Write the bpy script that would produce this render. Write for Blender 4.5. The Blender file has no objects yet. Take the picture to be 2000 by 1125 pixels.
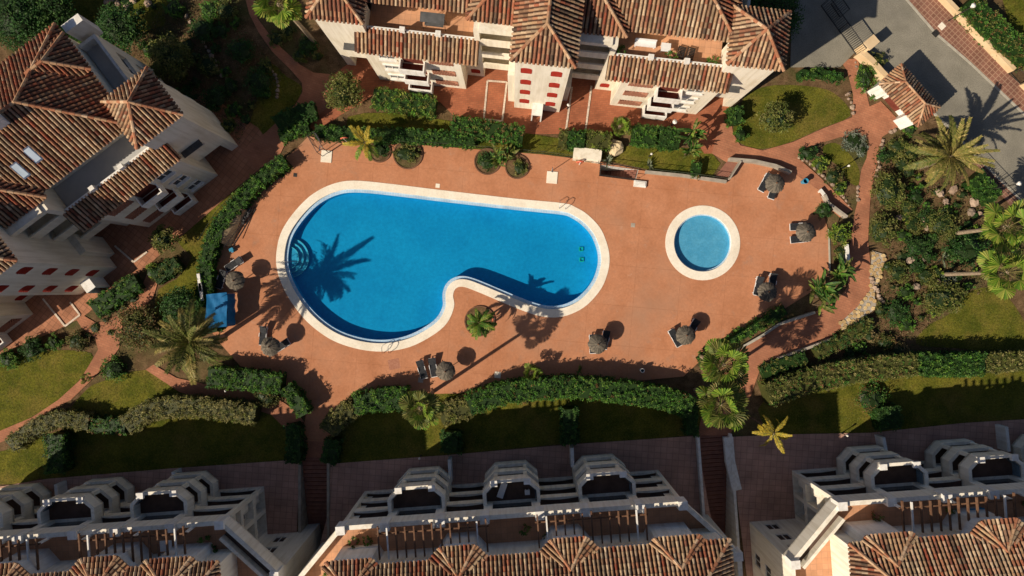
import bpy, math, random
from mathutils import Vector, Matrix
from mathutils.geometry import tessellate_polygon

random.seed(7)
R = math.radians
SC = bpy.context.scene
COL = SC.collection

# ------------------------------------------------------------------ camera, sky, sun
HCAM = 66.7
PXM = 20.0
cam_data = bpy.data.cameras.new('camera')
cam_data.lens = 24.0
cam_data.sensor_width = 36.0
cam_data.clip_end = 3000
cam = bpy.data.objects.new('camera', cam_data)
COL.objects.link(cam)
cam.location = (0, 0, HCAM)
cam.rotation_euler = (0, 0, 0)
SC.camera = cam

SUN_EL = 36.5
SHADOW_AZ = 33.5            # direction shadows fall, degrees counter-clockwise from +X
sx, sy = math.cos(R(SHADOW_AZ)), math.sin(R(SHADOW_AZ))
world = bpy.data.worlds.new('World')
SC.world = world
world.use_nodes = True
wn = world.node_tree.nodes
sky = wn.new('ShaderNodeTexSky')
sky.sky_type = 'NISHITA'
sky.sun_disc = False
sky.sun_elevation = R(SUN_EL)
sky.sun_rotation = math.atan2(-sx, -sy)
sky.air_density = 0.5
sky.dust_density = 1.0
bg = wn['Background']
bg.inputs['Strength'].default_value = 0.075
world.node_tree.links.new(sky.outputs['Color'], bg.inputs['Color'])

sun_data = bpy.data.lights.new('sun', 'SUN')
sun_data.energy = 5.0
sun_data.angle = R(0.5)
sun_data.color = (1.0, 0.87, 0.70)
sun = bpy.data.objects.new('sun', sun_data)
COL.objects.link(sun)
dvec = Vector((sx * math.cos(R(SUN_EL)), sy * math.cos(R(SUN_EL)), -math.sin(R(SUN_EL))))
sun.rotation_euler = dvec.to_track_quat('-Z', 'Y').to_euler()
sun.location = (-60, -40, 60)

SC.view_settings.view_transform = 'Standard'
SC.view_settings.look = 'None'
SC.view_settings.exposure = 0.18
SC.view_settings.gamma = 1.0
SC.view_settings.use_curve_mapping = False
SC.cycles.max_bounces = 6
SC.cycles.transparent_max_bounces = 12


# ------------------------------------------------------------------ helpers
def P(px, py, z=0.0):
    """survey point: where a point read off the aerial photo at height z stands in metres"""
    k = (HCAM - z) / HCAM / PXM
    return Vector(((px - 1000.0) * k, (562.5 - py) * k, z))


def PL(pts, z=0.0):
    return [P(a, b, z).to_2d() for a, b in pts]


def smooth_loop(pts, n=6, closed=True):
    out = []
    m = len(pts)
    rng = range(m if closed else m - 1)
    for i in rng:
        if closed:
            p0, p1, p2, p3 = pts[(i - 1) % m], pts[i], pts[(i + 1) % m], pts[(i + 2) % m]
        else:
            p0, p1, p2, p3 = pts[max(i - 1, 0)], pts[i], pts[i + 1], pts[min(i + 2, m - 1)]
        for k in range(n):
            t = k / n
            out.append(0.5 * ((2 * p1) + (p2 - p0) * t + (2 * p0 - 5 * p1 + 4 * p2 - p3) * t * t + (3 * p1 - p0 - 3 * p2 + p3) * t ** 3))
    if not closed:
        out.append(pts[-1])
    return out


def area2(poly):
    return sum(poly[i].x * poly[(i + 1) % len(poly)].y - poly[(i + 1) % len(poly)].x * poly[i].y for i in range(len(poly))) / 2


def inset(poly, d):
    """offset a closed 2D loop inwards by d metres"""
    sgn = 1 if area2(poly) > 0 else -1
    out = []
    m = len(poly)
    for i in range(m):
        a, b, c = poly[i - 1], poly[i], poly[(i + 1) % m]
        t = (c - a)
        t = t.normalized()
        out.append(b + Vector((-t.y, t.x)) * d * sgn)
    return out


def inside(p, poly):
    r = False
    j = len(poly) - 1
    for i in range(len(poly)):
        a, b = poly[i], poly[j]
        if (a.y > p.y) != (b.y > p.y) and p.x < (b.x - a.x) * (p.y - a.y) / (b.y - a.y) + a.x:
            r = not r
        j = i
    return r


class MB:
    def __init__(s):
        s.v = []
        s.f = []
        s.c = []

    def add(s, vs, fs, col=None):
        o = len(s.v)
        s.v.extend(tuple(v) for v in vs)
        s.f.extend(tuple(i + o for i in f) for f in fs)
        s.c.extend([col or (1, 1, 1)] * len(fs))
        return s

    def box(s, x0, x1, y0, y1, z0, z1, col=None):
        vs = [(x, y, z) for z in (z0, z1) for x, y in ((x0, y0), (x1, y0), (x1, y1), (x0, y1))]
        return s.add(vs, [(3, 2, 1, 0), (4, 5, 6, 7), (0, 1, 5, 4), (1, 2, 6, 5), (2, 3, 7, 6), (3, 0, 4, 7)], col)

    def beam(s, a, b, w, h, col=None, up=Vector((0, 0, 1))):
        a, b = Vector(a), Vector(b)
        d = (b - a).normalized()
        x = d.cross(up)
        if x.length < 1e-4:
            x = Vector((1, 0, 0))
        x = x.normalized() * w / 2
        y = x.cross(d).normalized() * h / 2
        vs = [a - x - y, a + x - y, a + x + y, a - x + y, b - x - y, b + x - y, b + x + y, b - x + y]
        return s.add(vs, [(3, 2, 1, 0), (4, 5, 6, 7), (0, 1, 5, 4), (1, 2, 6, 5), (2, 3, 7, 6), (3, 0, 4, 7)], col)

    def prism(s, poly, z0, z1, col=None, holes=(), top=True, bottom=True, sides=True):
        loops = [list(poly)] + [list(h) for h in holes]
        flat = [p for l in loops for p in l]
        n = len(flat)
        vs = [(p.x, p.y, z0) for p in flat] + [(p.x, p.y, z1) for p in flat]
        fs = []
        tri = tessellate_polygon([[Vector((p.x, p.y, 0)) for p in l] for l in loops])
        for t in tri:
            if top:
                fs.append((t[0] + n, t[1] + n, t[2] + n))
            if bottom:
                fs.append((t[2], t[1], t[0]))
        if sides:
            o = 0
            for l in loops:
                m = len(l)
                for i in range(m):
                    a, b = o + i, o + (i + 1) % m
                    fs.append((a, b, b + n, a + n))
                o += m
        return s.add(vs, fs, col)

    def sheet(s, poly, z, holes=(), col=None):
        return s.prism(poly, z, z, col, holes, True, False, False)

    def tube(s, a, b, r0, r1=None, n=8, caps=True, col=None):
        a, b = Vector(a), Vector(b)
        r1 = r0 if r1 is None else r1
        d = (b - a).normalized()
        x = d.cross(Vector((0, 0, 1)) if abs(d.z) < .95 else Vector((1, 0, 0))).normalized()
        y = d.cross(x)
        vs = []
        for c, r in ((a, r0), (b, r1)):
            for k in range(n):
                t = 2 * math.pi * k / n
                vs.append(c + (x * math.cos(t) + y * math.sin(t)) * r)
        fs = [(k, (k + 1) % n, n + (k + 1) % n, n + k) for k in range(n)]
        if caps:
            fs += [tuple(range(n))[::-1], tuple(range(n, 2 * n))]
        return s.add(vs, fs, col)

    def path(s, pts, r, n=6, col=None):
        for a, b in zip(pts, pts[1:]):
            s.tube(a, b, r, r, n, True, col)
        return s

    def ring(s, c, ax, R0, r, n=20, m=8, col=None):
        ax = Vector(ax).normalized()
        x = ax.cross(Vector((0, 0, 1)) if abs(ax.z) < .95 else Vector((1, 0, 0))).normalized()
        y = ax.cross(x)
        c = Vector(c)
        vs, fs = [], []
        for i in range(n):
            t = 2 * math.pi * i / n
            d = x * math.cos(t) + y * math.sin(t)
            for j in range(m):
                q = 2 * math.pi * j / m
                vs.append(c + d * (R0 + r * math.cos(q)) + ax * r * math.sin(q))
        for i in range(n):
            for j in range(m):
                fs.append((i * m + j, ((i + 1) % n) * m + j, ((i + 1) % n) * m + (j + 1) % m, i * m + (j + 1) % m))
        return s.add(vs, fs, col)

    def blob(s, c, r, seed=0, nu=9, nv=6, rough=.18, col=None):
        rd = random.Random(seed)
        vs, fs = [], []
        c = Vector(c)
        for j in range(nv + 1):
            ph = math.pi * j / nv
            for i in range(nu):
                th = 2 * math.pi * i / nu + (j % 2) * .3
                k = 1 + rd.uniform(-rough, rough)
                vs.append((c.x + r[0] * k * math.sin(ph) * math.cos(th), c.y + r[1] * k * math.sin(ph) * math.sin(th), c.z + r[2] * k * math.cos(ph)))
        for j in range(nv):
            for i in range(nu):
                a, b = j * nu + i, j * nu + (i + 1) % nu
                fs.append((a, b, b + nu, a + nu))
        return s.add(vs, fs, col)

    def mesh(s, name, smooth=False):
        me = bpy.data.meshes.new(name)
        me.from_pydata(s.v, [], s.f)
        a = me.attributes.new('tint', 'FLOAT_COLOR', 'FACE')
        flat = []
        for c in s.c:
            flat.extend((c[0], c[1], c[2], 1.0))
        a.data.foreach_set('color', flat)
        if smooth:
            me.polygons.foreach_set('use_smooth', [True] * len(me.polygons))
        me.update()
        return me


def link(name, data, mat=None, parent=None):
    o = bpy.data.objects.new(name, data)
    COL.objects.link(o)
    if mat is not None and data is not None and not data.materials:
        data.materials.append(mat)
    if parent is not None:
        o.parent = parent
    return o


def tag(o, label=None, cat=None, group=None, kind=None):
    if label:
        o['label'] = label
    if cat:
        o['category'] = cat
    if group:
        o['group'] = group
    if kind:
        o['kind'] = kind
    return o


def part(name, mb, mat, parent, smooth=False, kind=None):
    o = link(name, mb.mesh(name, smooth), mat, parent)
    if kind:
        o['kind'] = kind
    return o


def root(name, label, cat, loc=(0, 0, 0), rz=0.0, group=None):
    o = link(name, None)
    o.location = loc
    o.rotation_euler = (0, 0, rz)
    return tag(o, label, cat, group)


def solo(name, mb, mat, label, cat, group=None, kind=None, smooth=False):
    """a thing that is one mesh, modelled in site metres, its origin moved to its base"""
    xs = [v[0] for v in mb.v]
    ys = [v[1] for v in mb.v]
    zs = [v[2] for v in mb.v]
    b = Vector(((min(xs) + max(xs)) / 2, (min(ys) + max(ys)) / 2, min(zs)))
    mb.v = [(v[0] - b.x, v[1] - b.y, v[2] - b.z) for v in mb.v]
    o = link(name, mb.mesh(name, smooth), mat)
    o.location = b
    return tag(o, label, cat, group, kind)


def struct(name, mb, mat, smooth=False):
    o = link(name, mb.mesh(name, smooth), mat)
    o['kind'] = 'structure'
    return o


def copy_tree(o, parent=None):
    c = o.copy()
    COL.objects.link(c)
    if parent is not None:
        c.parent = parent
    for ch in list(o.children):
        copy_tree(ch, c)
    return c


# ------------------------------------------------------------------ materials
def new_mat(name):
    m = bpy.data.materials.new(name)
    m.use_nodes = True
    nt = m.node_tree
    return m, nt, nt.nodes['Principled BSDF']


def noise(nt, scale, detail=5, rough=.55, coord='Object', vec=None):
    n = nt.nodes.new('ShaderNodeTexNoise')
    n.inputs['Scale'].default_value = scale
    n.inputs['Detail'].default_value = detail
    n.inputs['Roughness'].default_value = rough
    tc = nt.nodes.new('ShaderNodeTexCoord')
    nt.links.new(tc.outputs[coord], n.inputs['Vector'])
    return n


def ramp(nt, src, stops):
    r = nt.nodes.new('ShaderNodeValToRGB')
    e = r.color_ramp.elements
    while len(e) > 1:
        e.remove(e[-1])
    e[0].position = stops[0][0]
    e[0].color = (*stops[0][1], 1)
    for p, c in stops[1:]:
        x = e.new(p)
        x.color = (*c, 1)
    nt.links.new(src, r.inputs['Fac'])
    return r.outputs['Color']


def mix(nt, fac, a, b, mode='MIX'):
    m = nt.nodes.new('ShaderNodeMix')
    m.data_type = 'RGBA'
    m.blend_type = mode
    for sock, val in ((m.inputs[0], fac), (m.inputs[6], a), (m.inputs[7], b)):
        if isinstance(val, bpy.types.NodeSocket):
            nt.links.new(val, sock)
        elif isinstance(val, (int, float)):
            sock.default_value = val
        else:
            sock.default_value = (*val, 1)
    return m.outputs[2]


def bump(nt, b, src, strength=.4, dist=.05):
    n = nt.nodes.new('ShaderNodeBump')
    n.inputs['Strength'].default_value = strength
    n.inputs['Distance'].default_value = dist
    nt.links.new(src, n.inputs['Height'])
    nt.links.new(n.outputs['Normal'], b.inputs['Normal'])


def M(name, c1, c2, scale=2.0, rough=.85, spec=.15, bmp=.0, lo=.35, hi=.65, c3=None, scale3=.15, metal=0.0, fine=None):
    m, nt, b = new_mat(name)
    n = noise(nt, scale)
    col = ramp(nt, n.outputs['Fac'], [(lo, c1), (hi, c2)])
    if c3:
        n3 = noise(nt, scale3, 4, .6)
        f = ramp(nt, n3.outputs['Fac'], [(.48, (0, 0, 0)), (.68, (1, 1, 1))])
        col = mix(nt, f, col, c3)
    if fine:
        n4 = noise(nt, fine[0], 3, .7)
        f4 = ramp(nt, n4.outputs['Fac'], [(.3, (1 - fine[1],) * 3), (.7, (1 + fine[1],) * 3)])
        col = mix(nt, 1.0, col, f4, 'MULTIPLY')
    nt.links.new(col, b.inputs['Base Color'])
    b.inputs['Roughness'].default_value = rough
    b.inputs['Specular IOR Level'].default_value = spec
    b.inputs['Metallic'].default_value = metal
    if bmp:
        bump(nt, b, n.outputs['Fac'], bmp)
    return m


def brick_mat(name, c1, c2, mortar, w, h, rot=0.0, msize=.02, offset=.5, c3=None, bmp=.25):
    m, nt, b = new_mat(name)
    tc = nt.nodes.new('ShaderNodeTexCoord')
    mp = nt.nodes.new('ShaderNodeMapping')
    mp.inputs['Rotation'].default_value = (0, 0, rot)
    nt.links.new(tc.outputs['Object'], mp.inputs['Vector'])
    br = nt.nodes.new('ShaderNodeTexBrick')
    br.offset = offset
    br.inputs['Color1'].default_value = (*c1, 1)
    br.inputs['Color2'].default_value = (*c2, 1)
    br.inputs['Mortar'].default_value = (*mortar, 1)
    br.inputs['Scale'].default_value = 1.0
    br.inputs['Mortar Size'].default_value = msize
    br.inputs['Mortar Smooth'].default_value = .2
    br.inputs['Brick Width'].default_value = w
    br.inputs['Row Height'].default_value = h
    nt.links.new(mp.outputs['Vector'], br.inputs['Vector'])
    n = noise(nt, .5, 6, .6)
    f = ramp(nt, n.outputs['Fac'], [(.3, (.72, .72, .72)), (.7, (1.18, 1.15, 1.12))])
    col = mix(nt, 1.0, br.outputs['Color'], f, 'MULTIPLY')
    if c3:
        n3 = noise(nt, .12, 5, .6)
        g = ramp(nt, n3.outputs['Fac'], [(.5, (0, 0, 0)), (.75, (.7, .7, .7))])
        col = mix(nt, g, col, c3)
    nt.links.new(col, b.inputs['Base Color'])
    b.inputs['Roughness'].default_value = .85
    b.inputs['Specular IOR Level'].default_value = .12
    bump(nt, b, br.outputs['Fac'], -bmp, .02)
    return m


def tint_mat(name, rough=.8, spec=.15, var=.25, scale=6, translucent=0.0, bmp=0):
    """colour comes from the piece's own tint, with a little grain"""
    m, nt, b = new_mat(name)
    at = nt.nodes.new('ShaderNodeAttribute')
    at.attribute_name = 'tint'
    n = noise(nt, scale, 4)
    f = ramp(nt, n.outputs['Fac'], [(.25, (1 - var,) * 3), (.75, (1 + var,) * 3)])
    col = mix(nt, 1.0, at.outputs['Color'], f, 'MULTIPLY')
    nt.links.new(col, b.inputs['Base Color'])
    b.inputs['Roughness'].default_value = rough
    b.inputs['Specular IOR Level'].default_value = spec
    if bmp:
        bump(nt, b, n.outputs['Fac'], bmp)
    if translucent:
        tr = nt.nodes.new('ShaderNodeBsdfTranslucent')
        nt.links.new(col, tr.inputs['Color'])
        mx = nt.nodes.new('ShaderNodeMixShader')
        mx.inputs[0].default_value = translucent
        nt.links.new(b.outputs[0], mx.inputs[1])
        nt.links.new(tr.outputs[0], mx.inputs[2])
        nt.links.new(mx.outputs[0], nt.nodes['Material Output'].inputs['Surface'])
    return m


MAT = {
    'soil': M('soil', (.085, .052, .026), (.165, .104, .055), 1.3, .95, .05, .5, c3=(.075, .072, .026), scale3=.25, fine=(9, .45)),
    'deck': None,
    'path': brick_mat('path_brick', (.42, .185, .105), (.36, .15, .085), (.30, .14, .085), .45, .22, R(20), .02, c3=(.30, .13, .075)),
    'plaza': brick_mat('plaza_brick', (.38, .135, .07), (.31, .105, .055), (.27, .11, .06), .42, .21, R(-6.3), .025, c3=(.28, .10, .055)),
    'plaza2': brick_mat('plaza_brick_diagonal', (.42, .195, .115), (.36, .16, .09), (.25, .12, .07), .5, .5, R(37), .03, offset=0, c3=(.31, .14, .08)),
    'patio': brick_mat('patio_tile', (.50, .31, .24), (.44, .265, .205), (.33, .20, .155), .6, .6, R(4.1), .03, offset=0),
    'terrace': brick_mat('terrace_tile', (.58, .315, .185), (.52, .275, .155), (.44, .24, .145), .5, .5, 0, .02, offset=0),
    'stair': M('stair_stone', (.22, .10, .072), (.28, .13, .092), 2, .9, .08, .2),
    'road': M('asphalt', (.205, .190, .150), (.255, .236, .188), .6, .92, .1, .15, c3=(.165, .155, .128), scale3=.16, fine=(10, .25)),
    'sidewalk': brick_mat('sidewalk_tile', (.25, .125, .090), (.20, .098, .070), (.36, .225, .155), .42, .42, R(-46), .04, offset=0),
    'kerb': M('kerb_stone', (.36, .33, .27), (.45, .42, .34), 3, .85),
    'line': M('line_paint', (.52, .42, .33), (.66, .56, .45), 2.2, .8, fine=(7, .3)),
    'coping': M('coping_stone', (.78, .71, .58), (.84, .775, .65), 1.2, .8, .2, c3=(.73, .645, .51), scale3=.4, fine=(6, .08)),
    'gutter': brick_mat('gutter_tile', (.36, .55, .74), (.32, .50, .70), (.5, .62, .74), .25, .25, 0, .02, offset=0, bmp=.1),
    'pool': None,
    'grass': M('lawn_turf', (.058, .070, .009), (.132, .124, .018), .5, .95, .05, .3, c3=(.150, .118, .026), scale3=.33, fine=(6, .45)),
    'wall': M('cream_render', (.75, .685, .555), (.81, .745, .62), .7, .9, .1, c3=(.71, .64, .50), scale3=.35),
    'wall_shade_lift': M('shade_lifted_render', (.83, .775, .655), (.88, .83, .715), .7, .9, .1, c3=(.79, .73, .60), scale3=.35),  # cream render made paler to offset the shade on the lower blocks
    'white': M('white_paint', (.74, .72, .67), (.82, .80, .75), 1.5, .7, .2),
    'stonewall': M('grey_render', (.30, .26, .21), (.42, .37, .30), 1.5, .9),
    'redshut': M('red_shutter', (.30, .026, .016), (.38, .040, .024), 2.5, .6),
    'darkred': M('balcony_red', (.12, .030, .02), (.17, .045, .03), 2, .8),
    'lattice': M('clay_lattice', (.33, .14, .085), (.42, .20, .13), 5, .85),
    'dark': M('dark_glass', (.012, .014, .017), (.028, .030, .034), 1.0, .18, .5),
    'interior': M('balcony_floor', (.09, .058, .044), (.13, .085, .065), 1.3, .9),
    'iron': M('black_iron', (.018, .018, .018), (.035, .033, .03), 4, .5, .4),
    'chrome': M('steel', (.55, .56, .58), (.68, .69, .70), 4, .25, .5, metal=1.0),
    'wood': M('brown_beam', (.115, .058, .033), (.19, .105, .062), 3, .8),
    'trunk': M('palm_trunk', (.20, .155, .105), (.34, .265, .185), 5, .95, .05, .6),
    'bark': M('bark', (.10, .070, .045), (.17, .125, .085), 6, .95, .05, .6),
    'rock': tint_mat('rock', .9, .1, .35, 3, bmp=.5),
    'tile': tint_mat('roof_tile', .85, .1, .22, 9),
    'leaf': tint_mat('leaf', .55, .25, .2, 3, .25),
    'hedgecore': M('hedge_core', (.012, .022, .006), (.030, .046, .012), 4, .95, .05),
    'roofbase': M('roof_channel', (.045, .024, .016), (.085, .042, .027), 2.5, .9),
    'flatroof': M('flat_roof', (.40, .40, .39), (.48, .47, .45), .8, .9),
    'thatch': tint_mat('thatch', .95, .03, .35, 14, bmp=.6),
    'mattress': M('black_mesh_sling', (.018, .020, .024), (.036, .038, .042), 5, .7),
    'plastic': M('white_plastic', (.72, .71, .69), (.80, .79, .77), 3, .4, .4),
    'tarp': M('blue_tarp', (.008, .095, .24), (.016, .14, .32), 2.2, .6, .08, .35),
    'canvas': M('beige_canvas', (.26, .19, .11), (.35, .265, .165), 1.4, .85, .1, .3),
    'blueplastic': M('blue_plastic', (.03, .22, .36), (.05, .28, .44), 3, .4, .4),
    'buoy': tint_mat('buoy', .45, .4, .05, 3),
    'shade': M('dark_awning', (.065, .065, .065), (.10, .10, .10), 2, .8),
    'stone': tint_mat('crazy_stone', .9, .1, .3, 5, bmp=.4),
    'fence': M('green_fence', (.035, .045, .03), (.06, .07, .045), 4, .6),
    'ochre': M('ochre_render', (.58, .42, .24), (.66, .50, .31), 1.0, .9),
    'yellow': M('yellow_render', (.62, .50, .27), (.70, .58, .34), .8, .9, c3=(.56, .44, .22), scale3=.4),
}

# pool deck: stamped terracotta concrete with bays, blotches and grain
m, nt, b = new_mat('deck_concrete')
n1 = noise(nt, .35, 6, .62)
c = ramp(nt, n1.outputs['Fac'], [(.28, (.40, .165, .080)), (.5, (.470, .206, .107)), (.75, (.52, .242, .133))])
n2 = noise(nt, 5.0, 4, .7)
c = mix(nt, 1.0, c, ramp(nt, n2.outputs['Fac'], [(.3, (.86, .86, .86)), (.72, (1.12, 1.12, 1.12))]), 'MULTIPLY')
n3 = noise(nt, .11, 5, .65)
c = mix(nt, ramp(nt, n3.outputs['Fac'], [(.5, (0, 0, 0)), (.72, (.7, .7, .7))]), c, (.385, .215, .135))
br = nt.nodes.new('ShaderNodeTexBrick')
br.offset = 0.0
for k, v in (('Color1', (1, 1, 1, 1)), ('Color2', (.985, .985, .985, 1)), ('Mortar', (.86, .84, .82, 1))):
    br.inputs[k].default_value = v
br.inputs['Scale'].default_value = 1
br.inputs['Mortar Size'].default_value = .028
br.inputs['Brick Width'].default_value = 4.4
br.inputs['Row Height'].default_value = 3.9
tc = nt.nodes.new('ShaderNodeTexCoord')
mp = nt.nodes.new('ShaderNodeMapping')
mp.inputs['Rotation'].default_value = (0, 0, R(5))
mp.inputs['Location'].default_value = (1.3, .8, 0)
nt.links.new(tc.outputs['Object'], mp.inputs['Vector'])
nt.links.new(mp.outputs['Vector'], br.inputs['Vector'])
c = mix(nt, 1.0, c, br.outputs['Color'], 'MULTIPLY')
n5 = noise(nt, .55, 8, .72)
c = mix(nt, ramp(nt, n5.outputs['Fac'], [(.58, (0, 0, 0)), (.72, (.6, .6, .6))]), c, (.34, .20, .135))
n6 = noise(nt, 1.1, 6, .8)
c = mix(nt, ramp(nt, n6.outputs['Fac'], [(.62, (0, 0, 0)), (.72, (.5, .5, .5))]), c, (.56, .34, .23))
nt.links.new(c, b.inputs['Base Color'])
b.inputs['Roughness'].default_value = .82
b.inputs['Specular IOR Level'].default_value = .12
bump(nt, b, n2.outputs['Fac'], .15, .02)
MAT['deck'] = m

# rain streaks and weathering on the rendered walls
for key in ('wall', 'wall_shade_lift', 'white'):
    nt = MAT[key].node_tree
    b = nt.nodes['Principled BSDF']
    src = b.inputs['Base Color'].links[0].from_socket
    tc = nt.nodes.new('ShaderNodeTexCoord')
    mp = nt.nodes.new('ShaderNodeMapping')
    mp.inputs['Scale'].default_value = (2.6, 2.6, .22)
    nt.links.new(tc.outputs['Object'], mp.inputs['Vector'])
    n = nt.nodes.new('ShaderNodeTexNoise')
    n.inputs['Scale'].default_value = 1.0
    n.inputs['Detail'].default_value = 7
    n.inputs['Roughness'].default_value = .65
    nt.links.new(mp.outputs['Vector'], n.inputs['Vector'])
    f = ramp(nt, n.outputs['Fac'], [(.38, (.80, .77, .72)), (.56, (1, 1, 1))])
    nt.links.new(mix(nt, .75, src, mix(nt, 1.0, src, f, 'MULTIPLY')), b.inputs['Base Color'])

# pool shell: small blue mosaic
m, nt, b = new_mat('pool_mosaic')
n1 = noise(nt, .22, 4, .6)
c = ramp(nt, n1.outputs['Fac'], [(.3, (.04, .37, .62)), (.7, (.07, .47, .72))])
n2 = noise(nt, 3.5, 3, .7)
c = mix(nt, 1.0, c, ramp(nt, n2.outputs['Fac'], [(.3, (.86, .88, .90)), (.7, (1.12, 1.1, 1.08))]), 'MULTIPLY')
nt.links.new(c, b.inputs['Base Color'])
b.inputs['Roughness'].default_value = .6
MAT['pool'] = m


def water_mat(name, tint):
    m = bpy.data.materials.new(name)
    m.use_nodes = True
    nt = m.node_tree
    nt.nodes.remove(nt.nodes['Principled BSDF'])
    tr = nt.nodes.new('ShaderNodeBsdfTransparent')
    tr.inputs['Color'].default_value = (*tint, 1)
    gl = nt.nodes.new('ShaderNodeBsdfGlossy')
    gl.inputs['Roughness'].default_value = .06
    lw = nt.nodes.new('ShaderNodeLayerWeight')          # Schlick reflectance, the same seen from above or below
    lw.inputs['Blend'].default_value = .5
    pw = nt.nodes.new('ShaderNodeMath')
    pw.operation = 'POWER'
    pw.inputs[1].default_value = 5.0
    nt.links.new(lw.outputs['Facing'], pw.inputs[0])
    fr = nt.nodes.new('ShaderNodeMath')
    fr.operation = 'MULTIPLY_ADD'
    fr.inputs[1].default_value = .98
    fr.inputs[2].default_value = .02
    nt.links.new(pw.outputs[0], fr.inputs[0])
    n = noise(nt, 1.6, 4, .6)
    bp = nt.nodes.new('ShaderNodeBump')
    bp.inputs['Strength'].default_value = .35
    bp.inputs['Distance'].default_value = .03
    nt.links.new(n.outputs['Fac'], bp.inputs['Height'])
    nt.links.new(bp.outputs['Normal'], gl.inputs['Normal'])
    nt.links.new(bp.outputs['Normal'], lw.inputs['Normal'])
    mx = nt.nodes.new('ShaderNodeMixShader')
    nt.links.new(fr.outputs[0], mx.inputs[0])
    nt.links.new(tr.outputs[0], mx.inputs[1])
    nt.links.new(gl.outputs[0], mx.inputs[2])
    nt.links.new(mx.outputs[0], nt.nodes['Material Output'].inputs['Surface'])
    return m


MAT['pool_pale'] = M('pale_mosaic', (.20, .50, .66), (.28, .58, .72), 1.5, .6, .3, fine=(5, .12))
MAT['water'] = water_mat('pool_water', (.26, .735, .85))
MAT['water2'] = water_mat('paddling_water', (.55, .755, .84))

# ------------------------------------------------------------------ ground, paving, pools
POOL_OUT = [(690, 353), (649, 360), (613, 378), (585, 403), (560, 435), (546, 464), (540, 499), (542, 528), (553, 560), (571, 592), (599, 627),
            (635, 656), (670, 673), (713, 684), (756, 686), (802, 677), (845, 655), (873, 631), (887, 599), (885, 577), (890, 564), (903, 560),
            (928, 568), (987, 593), (1022, 607), (1053, 617), (1085, 620), (1116, 613), (1147, 595), (1175, 562), (1188, 527), (1190, 499),
            (1184, 472), (1171, 444), (1147, 419), (1124, 405), (1100, 397), (1006, 388), (850, 370), (760, 359)]
pool_out = smooth_loop(PL(POOL_OUT), 4)
kid_c = P(1372, 474.5).to_2d()


def circle(c, r, n=56):
    return [c + Vector((math.cos(2 * math.pi * k / n), math.sin(2 * math.pi * k / n))) * r for k in range(n)]


pool_hole = inset(pool_out, .30)
kid_hole = circle(kid_c, 3.4)
well = PL([(1172, 322), (1247, 331), (1241, 353), (1170, 344)])
stair_a = PL([(588, 893), (640, 893), (646, 1290), (582, 1290)])     # flight between the two left lower blocks
S2D = Vector((.071, -.997))
s2o = P(1362, 850).to_2d()
s2n = Vector((.997, .071))
stair_b = [s2o, s2o + s2n * 3.0, s2o + s2n * 3.0 + S2D * 19, s2o + S2D * 19]
BIG = 420
mb = MB()
mb.sheet([Vector((-BIG, -BIG)), Vector((BIG, -BIG)), Vector((BIG, BIG)), Vector((-BIG, BIG))], 0.0, [pool_hole, kid_hole, well, stair_a, stair_b])
struct('ground', mb, MAT['soil'])

ZL = [0.0]


def lay(name, pts, mat, holes=(), sm=0, z=None):
    ZL[0] += .004
    poly = PL(pts)
    if sm:
        poly = smooth_loop(poly, sm)
    mb = MB()
    mb.sheet(poly, ZL[0] if z is None else z, holes)
    return struct(name, mb, MAT[mat]), poly


LAWNS = []


def lawn(pts, sm=3):
    o, poly = lay('lawn', pts, 'grass', sm=sm)
    LAWNS.append((poly, ZL[0]))
    return o


# lawns
lawn([(1443, 215), (1462, 182), (1515, 166), (1600, 171), (1640, 190), (1661, 226), (1605, 250), (1550, 275), (1490, 291), (1447, 280), (1432, 255)])
lawn([(1608, 286), (1632, 279), (1657, 298), (1678, 330), (1676, 362), (1655, 352), (1638, 325), (1612, 306)])
lawn([(1884, 577), (1927, 561), (1968, 580), (2003, 634), (2010, 690), (1870, 680), (1790, 672), (1812, 636), (1852, 615)])
lawn([(1480, 800), (1540, 755), (1700, 715), (2020, 705), (2020, 815), (1880, 828), (1700, 845), (1530, 850)], 2)
lawn([(645, 905), (655, 850), (700, 790), (800, 770), (1000, 755), (1355, 775), (1362, 848), (1110, 866), (880, 888)], 2)
lawn([(85, 945), (90, 850), (250, 815), (500, 800), (585, 850), (590, 893), (560, 905), (330, 915), (140, 940)], 2)
lawn([(-20, 720), (60, 688), (165, 686), (180, 705), (152, 745), (108, 785), (60, 815), (-20, 852)])
lawn([(-20, 890), (10, 880), (85, 850), (92, 930), (-20, 945)], 2)
lawn([(138, 812), (165, 765), (200, 745), (290, 722), (350, 762), (385, 780), (320, 800), (240, 815)])
lawn([(500, 335), (400, 410), (345, 470), (375, 500), (345, 545), (310, 565), (303, 620), (330, 640), (405, 620), (398, 520), (425, 450), (480, 395), (545, 330)], 2)
lawn([(95, -10), (330, -10), (320, 25), (320, 50), (240, 70), (180, 60), (110, 55)], 2)
lawn([(520, 120), (560, 150), (586, 165), (588, 182), (560, 225), (520, 262), (480, 280), (500, 200)], 2)
lawn([(680, 228), (760, 220), (870, 235), (1040, 262), (1200, 285), (1385, 292), (1390, 345), (1260, 330), (1160, 310), (1000, 300), (830, 282), (700, 262)], 2)
lawn([(1955, -10), (2010, -10), (2010, 95), (1975, 60)], 1)

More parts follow.
